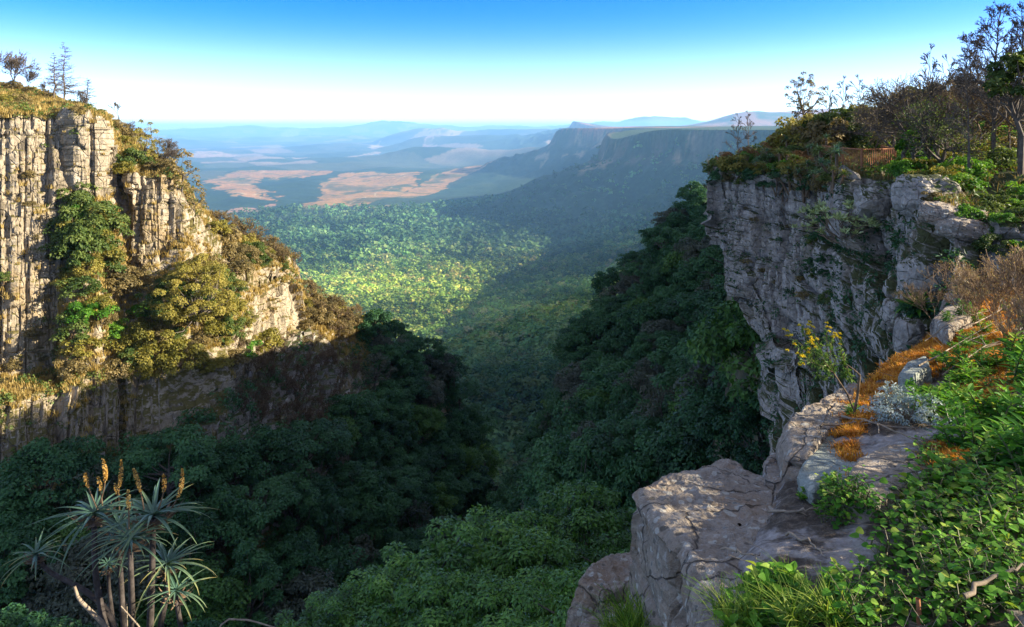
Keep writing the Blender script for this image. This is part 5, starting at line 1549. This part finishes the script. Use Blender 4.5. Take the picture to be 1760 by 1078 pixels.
# ------------------------------------------------------------------ foreground plants
def leaf3(c, axis, nrm, L, W, fold=.18, droop=.25, prof=(.2, .5, .78), wid=(.7, 1.0, .6)):
    """leaf blade of twelve faces folded along its midrib"""
    n = len(c); axis = unit(axis); side = unit(np.cross(axis, nrm)); up = np.cross(side, axis)
    L = np.broadcast_to(L, (n,))[:, None]; W = np.broadcast_to(W, (n,))[:, None]
    def pt(t, w): return c + axis * L * t - up * L * droop * t * t + side * W * w * .5 + up * W * fold * abs(w)
    pts = [pt(0, 0)] + [pt(p, 0) for p in prof] + [pt(1, 0)] + [pt(p, w) for p, w in zip(prof, wid)] + [pt(p, -w) for p, w in zip(prof, wid)]
    V = np.stack(pts, 1).reshape(-1, 3)
    f = np.array([(0, 5, 1), (1, 5, 6), (1, 6, 2), (2, 6, 7), (2, 7, 3), (3, 7, 4), (0, 1, 8), (1, 9, 8), (1, 2, 9), (2, 10, 9), (2, 3, 10), (3, 4, 10)])
    F = (f[None] + (np.arange(n) * 11)[:, None, None]).reshape(-1, 3)
    return V, F
M_herb = leaf_mat('herb_leaves', [(0, (.02, .08, .012)), (.45, (.06, .20, .022)), (.8, (.15, .33, .035)), (1, (.34, .42, .07))], .4, .6, .15)
M_stem = leaf_mat('green_stems', [(0, (.06, .09, .03)), (1, (.14, .12, .06))], .1)
def shoot_proto(seed, n_st, H, nl, L, W, heart=False, whorl=False):
    r = np.random.default_rng(seed); A = Acc(); B = Acc()
    for s in range(n_st):
        a = r.uniform(0, 6.28); ln = r.uniform(.1, .75); h = H * r.uniform(.55, 1.1)
        k = np.linspace(0, 1, 7)[:, None]
        path = np.array([r.normal(0, .03), r.normal(0, .03), -.03]) + np.concatenate([np.cos(a) * ln * h * k ** 1.5, np.sin(a) * ln * h * k ** 1.5, h * k * (1 - .25 * ln * k)], 1)
        v, f = tube_path(path, np.linspace(.005, .002, 7), 5); B.add(v, f, .4)
        t = np.clip((r.uniform(.65, 1.0, nl) if whorl else np.linspace(.2, 1, nl)), 0, .999); i = (t * 6).astype(int); fr_ = (t * 6 - i)[:, None]
        c = path[i] * (1 - fr_) + path[np.minimum(i + 1, 6)] * fr_
        aa = np.arange(nl) * 2.39996 + r.uniform(0, 6)
        out_ = np.stack([np.cos(aa), np.sin(aa), (.15 + .75 * t ** 2) if not heart else .1 + .4 * t], 1)
        pet = .045 if heart else .006
        nr = unit(np.array([0, 0, 1.]) + r.normal(0, .3, (nl, 3)))
        l = L * r.uniform(.65, 1.2, nl) * (1.15 - .45 * t)
        if heart:
            v, f = tubes(np.concatenate([c, c + unit(out_) * pet, np.full((nl, 1), .0016), np.full((nl, 1), .0012)], 1), 3); B.add(v, f, .7)
            v, f = leaf3(c + unit(out_) * pet, out_ * [1, 1, .3] - [0, 0, .15], nr, l, l * .95 * W / L, .14, .2, (.14, .45, .78), (.85, 1.05, .62))
        else:
            v, f = leaf3(c, out_, nr, l, W * r.uniform(.8, 1.2, nl), .2, .3)
        A.add(v, f, np.repeat(np.clip(.25 + .5 * t + r.normal(0, .15, nl), 0, 1), 11))
    return A.mesh('leaves', M_herb), B.mesh('stems', M_stem), A, B
SH = {'lance': [shoot_proto(1200 + k, 6, .24, 20, .075, .019, whorl=False) for k in range(3)],
      'whorl': [shoot_proto(1210 + k, 7, .19, 18, .065, .018, whorl=True) for k in range(3)],
      'heart': [shoot_proto(1220 + k, 9, .13, 7, .036, .036, heart=True) for k in range(3)],
      'broad': [shoot_proto(1230 + k, 4, .15, 9, .10, .042) for k in range(3)]}
MARKS = [(1578, 1075, 'by the rusty stake'), (1715, 1030, 'by the pale straight stick at the corner'), (1520, 1045, 'over the brown fallen stem'), (1470, 930, 'at the edge of the dark soil'), (1590, 880, 'below the smooth grey slab'),
         (1740, 860, 'at the right edge under the lance leaved plants'), (1740, 720, 'at the right edge above the heart leaved herbs'), (1590, 720, 'right of the silvery plant'), (1660, 600, 'beside the grey dead branches'), (1740, 530, 'under the dry brown shrubs'),
         (1340, 1050, 'among the grass on the big boulder'), (1400, 880, 'at the inner end of the big boulder'), (1450, 715, 'under the yellow flowered plant'), (1440, 860, 'at the lower end of the smooth grey slab'), (1660, 960, 'among the lower right herbs above the fallen stem')]
def herbs(kind, region, n, sizes, label, group, seed, dmin=.16):
    r = np.random.default_rng(seed); poly = np.array(region, float); lo, hi = poly.min(0), poly.max(0); c = t = 0; mine = []
    while c < n and t < n * 60:
        t += 1; px, py = r.uniform(lo, hi)
        if not in_poly(np.array([px]), np.array([py]), poly)[0]: continue
        h = hit(px, py, [BF])
        if h is None or any((h[0] - q).length < dmin for q in mine): continue
        mine.append(h[0].copy()); s = r.uniform(*sizes)
        m = SH[kind][r.integers(3)]
        tree_thing('leafy_plant', m[:2], h[0], r.uniform(0, 6.28), s, '%s %s %s' % (size_word(s, sizes[0] + .33 * (sizes[1] - sizes[0]), sizes[0] + .67 * (sizes[1] - sizes[0])), label, min(MARKS, key=lambda k: (k[0] - px) ** 2 + (k[1] - py) ** 2)[2]), group, 'plant', ('leaves', 'stems')); c += 1
gH = 'green plants on the foreground slope'
herbs('lance', [(1640, 640), (1770, 590), (1770, 830), (1660, 800), (1600, 720)], 20, (1.1, 2.3), 'lance leaved green plant', gH, 61)
herbs('whorl', [(1560, 640), (1660, 590), (1720, 640), (1640, 740), (1580, 700)], 16, (.8, 1.3), 'whorl leaved plant', gH, 62)
herbs('lance', [(1600, 560), (1700, 510), (1770, 500), (1770, 600), (1660, 600)], 9, (.7, 1.2), 'lance leaved plant among dead twigs', gH, 63, .2)
herbs('heart', [(1500, 880), (1640, 810), (1770, 830), (1770, 1090), (1480, 1090), (1440, 1010), (1520, 960)], 42, (.8, 1.9), 'heart leaved herb', gH, 64, .1)
herbs('broad', [(1540, 840), (1700, 800), (1770, 860), (1700, 940), (1560, 900)], 18, (.8, 1.3), 'broad leaved shoot', gH, 65, .15)
herbs('heart', [(1420, 850), (1480, 830), (1500, 880), (1440, 900)], 8, (.8, 1.2), 'heart leaved herb', gH, 66, .08)
herbs('broad', [(1290, 1020), (1440, 985), (1480, 1090), (1260, 1090)], 18, (.6, 1.1), 'broad leaved shoot', gH, 67, .1)
herbs('whorl', [(1360, 860), (1440, 830), (1470, 900), (1400, 910)], 8, (.5, .8), 'whorl leaved plant', gH, 68, .1)
herbs('lance', [(1430, 700), (1480, 690), (1480, 720), (1440, 730)], 3, (.45, .6), 'lance leaved plant', gH, 69, .1)
herbs('heart', [(1560, 690), (1760, 640), (1760, 900), (1600, 800)], 26, (.7, 1.3), 'heart leaved herb', gH, 70, .15)

# ground cover nobody could count
hp = [(np.concatenate([np.asarray(v) for v in m[2].V]), m[2]) for m in SH['heart'] + SH['lance']]
protos = []
for V_, A_ in hp:
    F_ = np.concatenate(A_.F); T_ = np.concatenate(A_.T); protos.append((V_ * [.8, .8, .55], F_, T_))
def zone_px(G, poly):
    px = CX + FPX * G[..., 0] / np.maximum(G[..., 1], .1); py = HY - FPX * G[..., 2] / np.maximum(G[..., 1], .1)
    return in_poly(px, py, np.array(poly, float))
gw = (zone_px(FG, [(1640, 590), (1900, 420), (9000, 420), (9000, 9000), (1380, 9000), (1440, 1010), (1530, 900), (1640, 780), (1580, 700)]) * (wF < .5)) * smooth(-.35, .1, fbm(FG / .5, 3, 220))
pts = surf_points(FG, gw, 5, 71); print('cover', len(pts))
V, F, T = scatter_copies(protos, pts, np.random.default_rng(8).uniform(.5, 1.2, len(pts)))
o = obj('ground_cover', mesh_np('ground_cover', V, F, M_herb, tint=T)); tag(o, 'low mat of green leaves covering the foreground slope', kind='stuff')
# orange moss
M_moss = leaf_mat('orange_moss', [(0, (.2, .065, .01)), (.5, (.52, .20, .02)), (1, (.72, .42, .05))], .3)
mz = [[(1470, 668), (1510, 628), (1600, 570), (1690, 515), (1740, 500), (1740, 560), (1680, 610), (1610, 640), (1570, 680), (1500, 690), (1470, 715)], [(1408, 720), (1440, 695), (1490, 688), (1500, 722), (1470, 752), (1420, 755)],
      [(1440, 770), (1466, 758), (1474, 790), (1440, 812)], [(1388, 830), (1440, 812), (1470, 834), (1430, 862)], [(1640, 600), (1720, 560), (1770, 600), (1720, 720), (1640, 690)], [(1600, 760), (1660, 780), (1640, 840), (1590, 810)]]
mp_ = []
for k in range(4):
    V, F, T = blades(np.random.default_rng(760 + k), 60, .045, .006, .07, 1.0); mp_.append((V, F, T))
mw = sum(zone_px(FG, z).astype(float) for z in mz) * (wF < .5); mw = np.clip(mw, 0, 1) * smooth(-.45, -.1, fbm(FG / .22, 3, 221))
pts = surf_points(FG, mw, 420, 72); print('moss', len(pts))
allr = ROCKV[4]
V, F, T = scatter_copies(mp_, pts, np.random.default_rng(9).uniform(.5, 1.3, len(pts)))
o = obj('moss', mesh_np('moss', V, F, M_moss, tint=T)); tag(o, 'bright orange moss carpeting the slope edge and the rocks', kind='stuff')
# litter of thin dry twigs and straw
rr = np.random.default_rng(73)
pts = surf_points(FG, (wF < .5) * (FG[..., 1] > 2) * smooth(-.2, .3, fbm(FG / .6, 3, 222)), 26, 74)
n = len(pts); a = rr.uniform(0, 6.28, n); L_ = rr.uniform(.05, .32, n)
d = np.stack([np.cos(a), np.sin(a), rr.normal(.08, .12, n)], 1)
V, F = tubes(np.concatenate([pts + [0, 0, .01], pts + d * L_[:, None] + [0, 0, .012], np.full((n, 1), .0028), np.full((n, 1), .0015)], 1), 4)
pu = surf_points(FG, gw, 9, 75); n2_ = len(pu); du_ = np.stack([rr.normal(0, .45, n2_), rr.normal(0, .45, n2_), np.ones(n2_)], 1)
v2_, f2_ = tubes(np.concatenate([pu, pu + du_ * rr.uniform(.08, .3, n2_)[:, None], np.full((n2_, 1), .002), np.full((n2_, 1), .001)], 1), 4)
F = np.concatenate([F, f2_ + len(V)]); V = np.concatenate([V, v2_])
M_straw = bark_mat('dry_straw', (.13, .10, .07), (.34, .28, .20), 9)
o = obj('litter', mesh_np('litter', V, F, M_straw)); tag(o, 'litter of thin dry twigs and straw on the slope', kind='stuff')

# silvery plant
M_silver = leaf_mat('silver_leaves', [(0, (.16, .21, .20)), (.5, (.32, .40, .39)), (1, (.52, .58, .56))], .15)
h = hit(1562, 722, [BF])
V, F, t, c_, l_ = crown_cloud(1300, 60, 60, .36, .24, (.22, .4), (.034, .012), z0=.02, up=.2)
e = empty('silver_plant', h[0]); obj('leaves', mesh_np('leaves', V, F, M_silver, tint=t), e)
v2, f2 = tubes(np.array([(0, 0, -.05, *p, .006, .003) for p in c_]), 4); obj('stems', mesh_np('stems', v2, f2, M_straw), e)
tag(e, 'low silvery leaved plant spreading over the smooth grey slab', 'plant')

# yellow flowered plant leaning out from the edge
M_yel = leaf_mat('yellow_petals', [(0, (.36, .26, .01)), (.5, (.60, .46, .02)), (1, (.75, .62, .06))], .3)
M_fl = leaf_mat('flowered_plant_leaves', [(0, (.04, .10, .02)), (.5, (.10, .19, .04)), (1, (.2, .28, .07))], .4)
b0 = np.array(hit(1462, 722, [BF])[0]); d0 = b0[1]
e = empty('flowering_plant', tuple(b0)); A = Acc(); B = Acc(); C = Acc(); rs = np.random.default_rng(1310)
fork = P(1478, 645, d0 + .05) - b0
v, f = tube_path([[0, 0, -.08], fork * .5 + [.02, 0, 0], fork], [.016, .013, .010], 7); B.add(v, f)
low = P(1470, 690, d0) - b0
tips = [(1352, 574, 1), (1378, 566, 1), (1392, 558, 1), (1404, 592, 1), (1386, 600, 1), (1378, 618, 1), (1420, 566, 1), (1430, 574, 1), (1444, 584, 1), (1412, 620, 0), (1438, 612, 0), (1448, 640, 0), (1462, 652, 0), (1400, 640, 0), (1452, 610, 0), (1366, 590, 0), (1395, 575, 1), (1370, 604, 1)]
hub = P(1432, 640, d0 - .05) - b0
v, f = tube_path([low * .6, P(1455, 675, d0) - b0, hub], [.010, .008, .006], 6); B.add(v, f)
v, f = tube_path([fork, P(1468, 636, d0) - b0, P(1455, 626, d0 + .05) - b0], [.008, .006, .004], 6); B.add(v, f)
for px, py, fl in tips:
    tip = P(px, py, d0 + rs.normal(0, .14)) - b0
    st = hub if px < 1440 else P(1455, 626, d0 + .05) - b0
    mid = (st + tip) / 2 + rs.normal(0, .02, 3) - [0, 0, .02]
    v, f = tube_path([st, mid, tip], [.004, .003, .002], 5); B.add(v, f)
    n = 46; tt = rs.uniform(.15, 1, n)[:, None]; c = st * (1 - tt) + tip * tt + (mid - (st + tip) / 2) * (4 * tt * (1 - tt))
    v, f = leaf3(c, rand_dirs(n, rs) + unit(tip - st) * .6, rand_dirs(n, rs) + [0, 0, 1], rs.uniform(.035, .065, n), rs.uniform(.009, .015, n)); A.add(v, f, np.repeat(rs.uniform(0, 1, n), 11))
    if fl:
        for q in range(rs.integers(3, 6)):
            cc = tip + rs.normal(0, .028, 3); n = 40; dd = rand_dirs(n, rs); dd[:, 2] = np.abs(dd[:, 2])
            v, f = leaf_quads(cc + dd * .004, dd, rand_dirs(n, rs), rs.uniform(.012, .022, n), .008); C.add(v, f, np.repeat(rs.uniform(0, 1, n), 4))
obj('stem', B.mesh('stem', M_twig, True), e); obj('leaves', A.mesh('leaves', M_fl), e); obj('flowers', C.mesh('flowers', M_yel), e)
tag(e, 'yellow flowered plant leaning out over the drop from the slope edge', 'plant')

# green clumps of long leaves on the cliff and big leaves by the blocks
h = hit(1578, 528, [BR])
if h:
    V, F, T = rosette(1320, 34, .55, .13, .95); e = obj('leafy_plant', mesh_np('leafy_plant', V, F, M_lime, tint=T)); e.location = h[0] + Vector((-.15, -.2, 0)); tag(e, 'big leaved bright green plant beside the bluish grey blocks', 'plant')
    e.scale = (1.2, 1.2, 1.4)

# dry brown shrubs at the right
M_drytw = bark_mat('dry_twigs', (.12, .075, .04), (.34, .24, .14), 12)
DS = [bare_meshes(1330 + k, 1.7, .022, M_drytw, M_tan, 1, (.03, .012), min_r=.0042, levels=6, n=(3, 4), spread=.5, up=.35, ratio=.72, trunk=.2, sub=2) for k in range(3)]
for i, (px, py, d, s, lab) in enumerate(((1690, 470, 9.6, 0.62, 'largest dry brown twiggy shrub at the right edge of the slope'), (1740, 480, 9.0, .6, 'dry brown shrub behind the lance leaved plants at the right edge'),
                                         (1660, 490, 9.8, .42, 'smaller dry brown shrub left of the largest one'), (1715, 500, 7.6, .5, 'dry brown shrub in front of the largest one'),
                                         (1770, 440, 8.4, .75, 'dry brown shrub cut by the right edge of the picture'), (1620, 520, 9.9, .3, 'smallest dry brown shrub at the top of the orange moss'))):
    x, y = (px - CX) / FPX * d, d
    g = BF.ray_cast(Vector((x, y, 20)), Vector((0, 0, -1)))[0]
    z = g[2] if g is not None else zg(x, y)
    tree_thing('dry_shrub', DS[i % 3], (x, y, z - .05), i * 1.1, (s * 1.1, s * 1.1, s), lab, None, 'shrub', ('branches', 'leaves'))

# fallen dead branches
def dead_branch(pts, r0, label, seed, fork=2, trees=None, lift=.03, mat=None):
    rs = np.random.default_rng(seed); W = []
    for px, py in pts:
        h = hit(px, py, trees or [BF]); W.append(np.array(h[0]) + [0, 0, lift] if h else on_ground(px, py, lift))
    W = np.array(W); loc = W[0].copy(); W = W - loc
    k = np.linspace(0, len(W) - 1, 14); path = np.stack([np.interp(k, np.arange(len(W)), W[:, j]) for j in range(3)], 1) + rs.normal(0, .008, (14, 3))
    A = Acc(); v, f = tube_path(path, np.linspace(r0, r0 * .35, 14), 6); A.add(v, f)
    L_ = np.linalg.norm(W[-1])
    for q in range(fork):
        i = rs.integers(4, 11); d = unit(path[i + 1] - path[i - 1]) + rs.normal(0, .5, 3); d[2] = abs(d[2]) * .4
        e_ = path[i] + unit(d) * L_ * rs.uniform(.2, .45); v, f = tube_path([path[i], (path[i] + e_) / 2 + rs.normal(0, .01, 3), e_], [r0 * .5, r0 * .4, r0 * .2], 5); A.add(v, f)
    o = obj('dead_branch', A.mesh('dead_branch', mat or M_straw, True)); o.location = loc; tag(o, label, 'branch')
dead_branch([(1320, 888), (1380, 886), (1415, 878)], .011, 'bare stick lying at the inner end of the big boulder', 1)
dead_branch([(1410, 738), (1460, 735), (1500, 728)], .012, 'dark forked stick lying under the flowered plant', 2)
dead_branch([(1442, 720), (1500, 730), (1560, 760), (1600, 765)], .012, 'long dark branch lying below the silvery plant', 3, 3)
dead_branch([(1408, 745), (1415, 762), (1425, 770)], .006, 'short pale curved twig on the lichen rock', 4, 0)
dead_branch([(1240, 950), (1290, 960), (1310, 962)], .008, 'thin twig lying on the sunlit top of the big boulder', 5, 1)
dead_branch([(1350, 925), (1400, 945), (1420, 970)], .008, 'curved twig on the dark soil beside the big boulder', 6, 1)
dead_branch([(1480, 1050), (1600, 1010), (1650, 985)], .010, 'brown fallen stem across the herbs at the bottom', 7, 1)
dead_branch([(1660, 1062), (1720, 1030), (1765, 1008)], .012, 'pale straight stick at the lower right corner', 8, 0, lift=.12)
dead_branch([(1580, 640), (1660, 600), (1730, 560)], .010, 'grey dead branch running up through the orange moss', 9, 4, lift=.08)
dead_branch([(1620, 660), (1690, 610), (1760, 590)], .010, 'second grey dead branch below the first in the moss', 10, 4, lift=.10)
dead_branch([(1640, 590), (1700, 560), (1765, 520)], .012, 'pale dead branch near the dry brown shrubs', 11, 5, lift=.14)
dead_branch([(1590, 600), (1640, 560), (1700, 545)], .008, 'thin dead branch near the rounded grey stone', 12, 4, lift=.10)
# upright broken stake
h = hit(1578, 1075, [BF]); e = empty('stake', h[0] if h else on_ground(1578, 1075))
v, f = tube_path([[0, 0, -.1], [.004, 0, .06], [0, .003, .125]], [.012, .011, .010], 8); obj('stem', mesh_np('stem', v, f, M_rust, smooth=True), e)
tag(e, 'short upright rusty stake among the herbs at the bottom', 'stake')

# grass tufts
M_grass = leaf_mat('green_grass', [(0, (.05, .13, .01)), (.5, (.13, .26, .02)), (1, (.30, .36, .06))], .4)
GT = []
for k in range(3):
    V, F, T = blades(np.random.default_rng(1350 + k), 90, .30, .007, .09, 1.0, segs=4); GT.append(mesh_np('grass_tuft', V, F, M_grass, tint=T))
tufts = [(1075, 1075, 5.0, 1.0), (1105, 1082, 4.9, 1.0), (1050, 1088, 5.1, .9), (1135, 1085, 4.8, .9), (1090, 1100, 4.7, 1.1)]
for i, (px, py, d, s) in enumerate(tufts):
    o = obj('grass_tuft', GT[i % 3]); o.location = P(px, py, d); o.scale = (s, s, s * .8); o.rotation_euler = (0, 0, i * 1.3)
    tag(o, 'green grass tuft at the foot of the big boulder', 'grass', 'grass tufts at the boulder foot')
for i, (px, py, s) in enumerate([(1240, 1060, .7), (1290, 1075, .8), (1330, 1050, .7), (1370, 1080, .9), (1410, 1060, .8), (1310, 1040, .6), (1440, 1085, .9), (1350, 1000, .5), (1260, 1085, .8)]):
    h = hit(px, py, [BF])
    if h is None: continue
    o = obj('grass_tuft', GT[i % 3]); o.location = h[0]; o.scale = (s, s, s * .8); o.rotation_euler = (0, 0, i * 1.7)
    tag(o, 'green grass tuft growing on the lower right of the big boulder', 'grass', 'grass tufts on the boulder')
# ------------------------------------------------------------------ trees just below the boulder
M_near = leaf_mat('glossy_leaves', [(0, (.016, .06, .012)), (.45, (.06, .17, .026)), (.8, (.12, .27, .035)), (1, (.19, .35, .05))], .25, .4, .4)
NT = [make_tree_meshes('tree', 1400 + k, 80, 130, 3.0, 2.1, 7.5, M_near, leaf=(.22, .10), lobe=(.22, .42), r0=.2, up=.7, flat=.55) for k in range(3)]
near = [(1010, 905, 33, 1.0, 'tallest glossy green tree crown left of the big boulder'), (905, 945, 31, .85, 'glossy tree crown in front of the dark ravine end'),
        (790, 975, 27, .95, 'spreading tree crown reaching left over the dark ravine'), (920, 1010, 26, .9, 'glossy tree crown below the spreading one'),
        (1060, 985, 29, .8, 'glossy tree crown just behind the low left boulder'), (640, 1062, 25, .8, 'low spreading crown at the bottom centre'),
        (760, 1075, 23, .75, 'dim tree crown cut by the bottom edge'), (1000, 1075, 21, .75, 'dim tree crown under the pale rock shelf'), (560, 1085, 24, .6, 'small pale crown at the bottom left of the low spreading one'),
        (860, 1085, 22, .7, 'dim tree crown at the bottom between its two neighbours'), (1110, 930, 38, .9, 'dark tree crown between the big boulder and the slope')]
for i, (px, py, d, s, lab) in enumerate(near):
    s *= 1.18
    p = P(px, py, d)
    tree_thing('tree', NT[i % 3], p - np.array([0, 0, 8.6 * s]), i * 2.1, s, lab)

# ------------------------------------------------------------------ big aloe at the lower left, on its own ledge
slab_px([(-60, 1290), (120, 1240), (330, 1225), (480, 1260), (520, 1400), (200, 1500), (-100, 1450)], 0, 4.0, 330, M_rockF, 'rock ledge carrying the tall aloe', d=7.8, amp=.15, edge=.2)
dA = 8.0
base = P(235, 1235, dA)
e = empty('aloe', tuple(base)); M_spk = leaf_mat('aloe_flowers', [(0, (.30, .16, .04)), (.5, (.58, .36, .08)), (1, (.74, .55, .2))], .3)
M_abk = bark_mat('aloe_bark', (.025, .021, .018), (.085, .072, .065), 14)
ros = [(162, 885, 0.0, 1.05, .58), (264, 888, -.25, 1.1, .60), (224, 930, -.5, .85, .46), (62, 955, .1, .72, .36), (288, 972, -.1, .95, .48), (303, 1018, -.35, .7, .40), (186, 972, .3, .5, .24), (205, 905, .35, .9, .5)]
stems = {0: [(225, 1200), (180, 1080), (163, 985)], 1: [(255, 1190), (258, 1080), (262, 960)], 2: [(240, 1190), (228, 1080), (225, 985)], 3: [(230, 1190), (190, 1050), (140, 1010), (85, 985)], 4: [(262, 1200), (275, 1080), (288, 1010)],
         5: [(270, 1210), (315, 1100), (305, 1045)], 6: [(215, 1200), (195, 1080), (187, 1000)], 7: [(238, 1190), (212, 1080), (206, 960)]}
M_bigal = aloe_leaf_mat('big_aloe_leaves', [(0, (.04, .09, .06)), (.5, (.075, .15, .10)), (.8, (.14, .20, .09)), (1, (.32, .25, .08))])
for i, (px, py, dy, s, L_) in enumerate(ros):
    c = P(px, py, dA + dy) - base
    A = Acc(); V, F, T = rosette(1500 + i, 30 if s > .8 else 22, L_ * 1.25, .038 * s, .42); A.add(V, F, T)
    o = obj('rosette', A.mesh('rosette', M_bigal), e); o.location = c
    V, F, T = rosette(1520 + i, 18, L_ * .55, .06 * s, .1); o = obj('dry_leaves', mesh_np('dry_leaves', V * [1, 1, -1.3], F, M_dry, tint=T), e); o.location = c - np.array([0, 0, .04])
    pts = [P(a, b, dA + dy * (.2 + .5 * k)) - base for k, (a, b) in enumerate(stems[i])] + [c - np.array([0, 0, .02])]
    k = np.linspace(0, len(pts) - 1, 14); path = np.stack([np.interp(k, np.arange(len(pts)), np.array(pts)[:, j]) for j in range(3)], 1)
    path[1:-1] = .25 * path[:-2] + .5 * path[1:-1] + .25 * path[2:]
    v, f = tube_path(path, np.linspace(.048, .030, 14) * (s * .5 + .4), 8); obj('stem', mesh_np('stem', v, f, M_abk, smooth=True), e)
spk = [(0, 168, 862, 150, 832, 147, 820, .6), (0, 172, 850, 181, 822, 176, 795, 1.0), (0, 176, 855, 172, 838, 168, 826, .5), (7, 195, 860, 206, 830, 208, 797, 1.0), (7, 205, 865, 203, 850, 196, 838, .4),
       (1, 248, 868, 240, 838, 229, 812, 1.05), (1, 272, 862, 282, 840, 280, 822, .7), (1, 286, 870, 308, 848, 313, 812, 1.0), (2, 222, 895, 221, 870, 220, 848, .5)]
rs = np.random.default_rng(1540)
for (ri, x0, y0, x1, y1, x2, y2, s) in spk:
    dd = dA + ros[ri][2]; a, b, c = (P(x0, y0 + 14, dd) - base, P(x1, y1, dd) - base, P(x2, y2 - 6, dd) - base)
    A = Acc(); k = np.linspace(0, 1, 12)[:, None]; path = a * (1 - k) ** 2 + 2 * (b + (b - (a + c) / 2)) * k * (1 - k) + c * k * k
    v, f = tube_path(path, np.linspace(.010, .005, 12), 6)
    o = obj('flower_stalk', mesh_np('flower_stalk', v, f, M_twig, smooth=True), e)
    n = int(150 * s); t = rs.uniform(.42, 1, n); i = np.clip((t * 11).astype(int), 0, 10); fr_ = (t * 11 - i)[:, None]; cc = path[i] * (1 - fr_) + path[i + 1] * fr_
    an = rs.uniform(0, 6.28, n); out_ = np.stack([np.cos(an), np.sin(an), np.where(t > .85, .6, -.35)], 1)
    wd = .021 * np.sin(np.clip((t - .38) / .62, 0, 1) * 2.6 + .35) + .008
    V, F = tubes(np.concatenate([cc, cc + unit(out_) * wd[:, None], np.full((n, 1), .004), np.full((n, 1), .0055)], 1), 4); B2 = Acc(); B2.add(V, F, np.repeat(rs.uniform(0, 1, n), 8))
    obj('flowers', B2.mesh('flowers', M_spk), o)
tag(e, 'tall many headed aloe with orange flower spikes at the lower left', 'aloe')
# dim shrubs round its foot and a pale dead twig
for i, (px, py, d, s) in enumerate([(60, 1120, 9.4, .5), (150, 1125, 9.6, .45), (330, 1130, 9.2, .45), (390, 1120, 9.8, .4), (10, 1100, 10, .5)]):
    tree_thing('bush', BU['dark'][i % 2], P(px, py, d) - np.array([0, 0, .3]), i * 1.3, (s, s, s), 'dim dark green bush around the foot of the tall aloe', 'bushes at the aloe foot', 'bush', ('foliage', 'stem'))
def twig(pts, r0, label, d):
    W = np.array([P(a, b, d) for a, b in pts]); loc = W[0].copy(); k = np.linspace(0, len(W) - 1, 12)
    path = np.stack([np.interp(k, np.arange(len(W)), W[:, j]) for j in range(3)], 1) - loc
    v, f = tube_path(path, np.linspace(r0, r0 * .5, 12), 6); o = obj('dead_branch', mesh_np('dead_branch', v, f, M_straw, smooth=True)); o.location = loc; tag(o, label, 'branch')
twig([(330, 1200), (360, 1120), (385, 1064), (430, 1066), (475, 1080)], .014, 'pale curved dead twig right of the tall aloe', 7.4)
twig([(265, 1130), (240, 1078), (208, 1042)], .012, 'pale dead twig crossing the foot of the tall aloe', 7.4)
twig([(220, 1120), (219, 1080), (218, 1035)], .009, 'thin upright dead twig in front of the tall aloe', 7.5)
twig([(250, 1170), (180, 1075), (135, 1030), (128, 1008)], .030, 'thick bare dead limb beside the long aloe branch', 7.7)

# ------------------------------------------------------------------ unseen trees added outside the frame to dapple the slope and shade the aloe
def ground_right(x, y):
    for b in (BF, BR):
        h = b.ray_cast(Vector((x, y, 30)), Vector((0, 0, -1)))
        if h[0] is not None: return h[0][2]
    return zg(x, y)
UM = make_tree_meshes('tree', 1600, 34, 110, 1.9, 1.0, 4.3, M_bush_green, leaf=(.2, .12), lobe=(.2, .4), r0=.12)
for i, (x, y, s) in enumerate([(13.6, 6.8, 1.0), (14.2, 1.4, .95)]):
    tree_thing('tree', UM, (x, y, ground_right(x, y) - .2), i * 1.7, s, 'flat crowned leafy tree added beyond the right edge of the picture to cast shade', 'trees beyond the right edge')
for i, (x, y, s, k) in enumerate([(11.5, 5.0, .8, 'thin'), (11.0, 3.6, .9, 'wisp'), (11.8, 2.6, .9, 'wisp'), (12.4, 4.2, .95, 'thin')]):
    tree_thing('bare_tree', BT[k], (x, y, ground_right(x, y) - .1), i * 2.0, (s * 1.1, s * 1.1, s), 'leafless tree added beyond the right edge of the picture to cast streaky shade', 'trees beyond the right edge', 'tree', ('branches', 'leaves'))
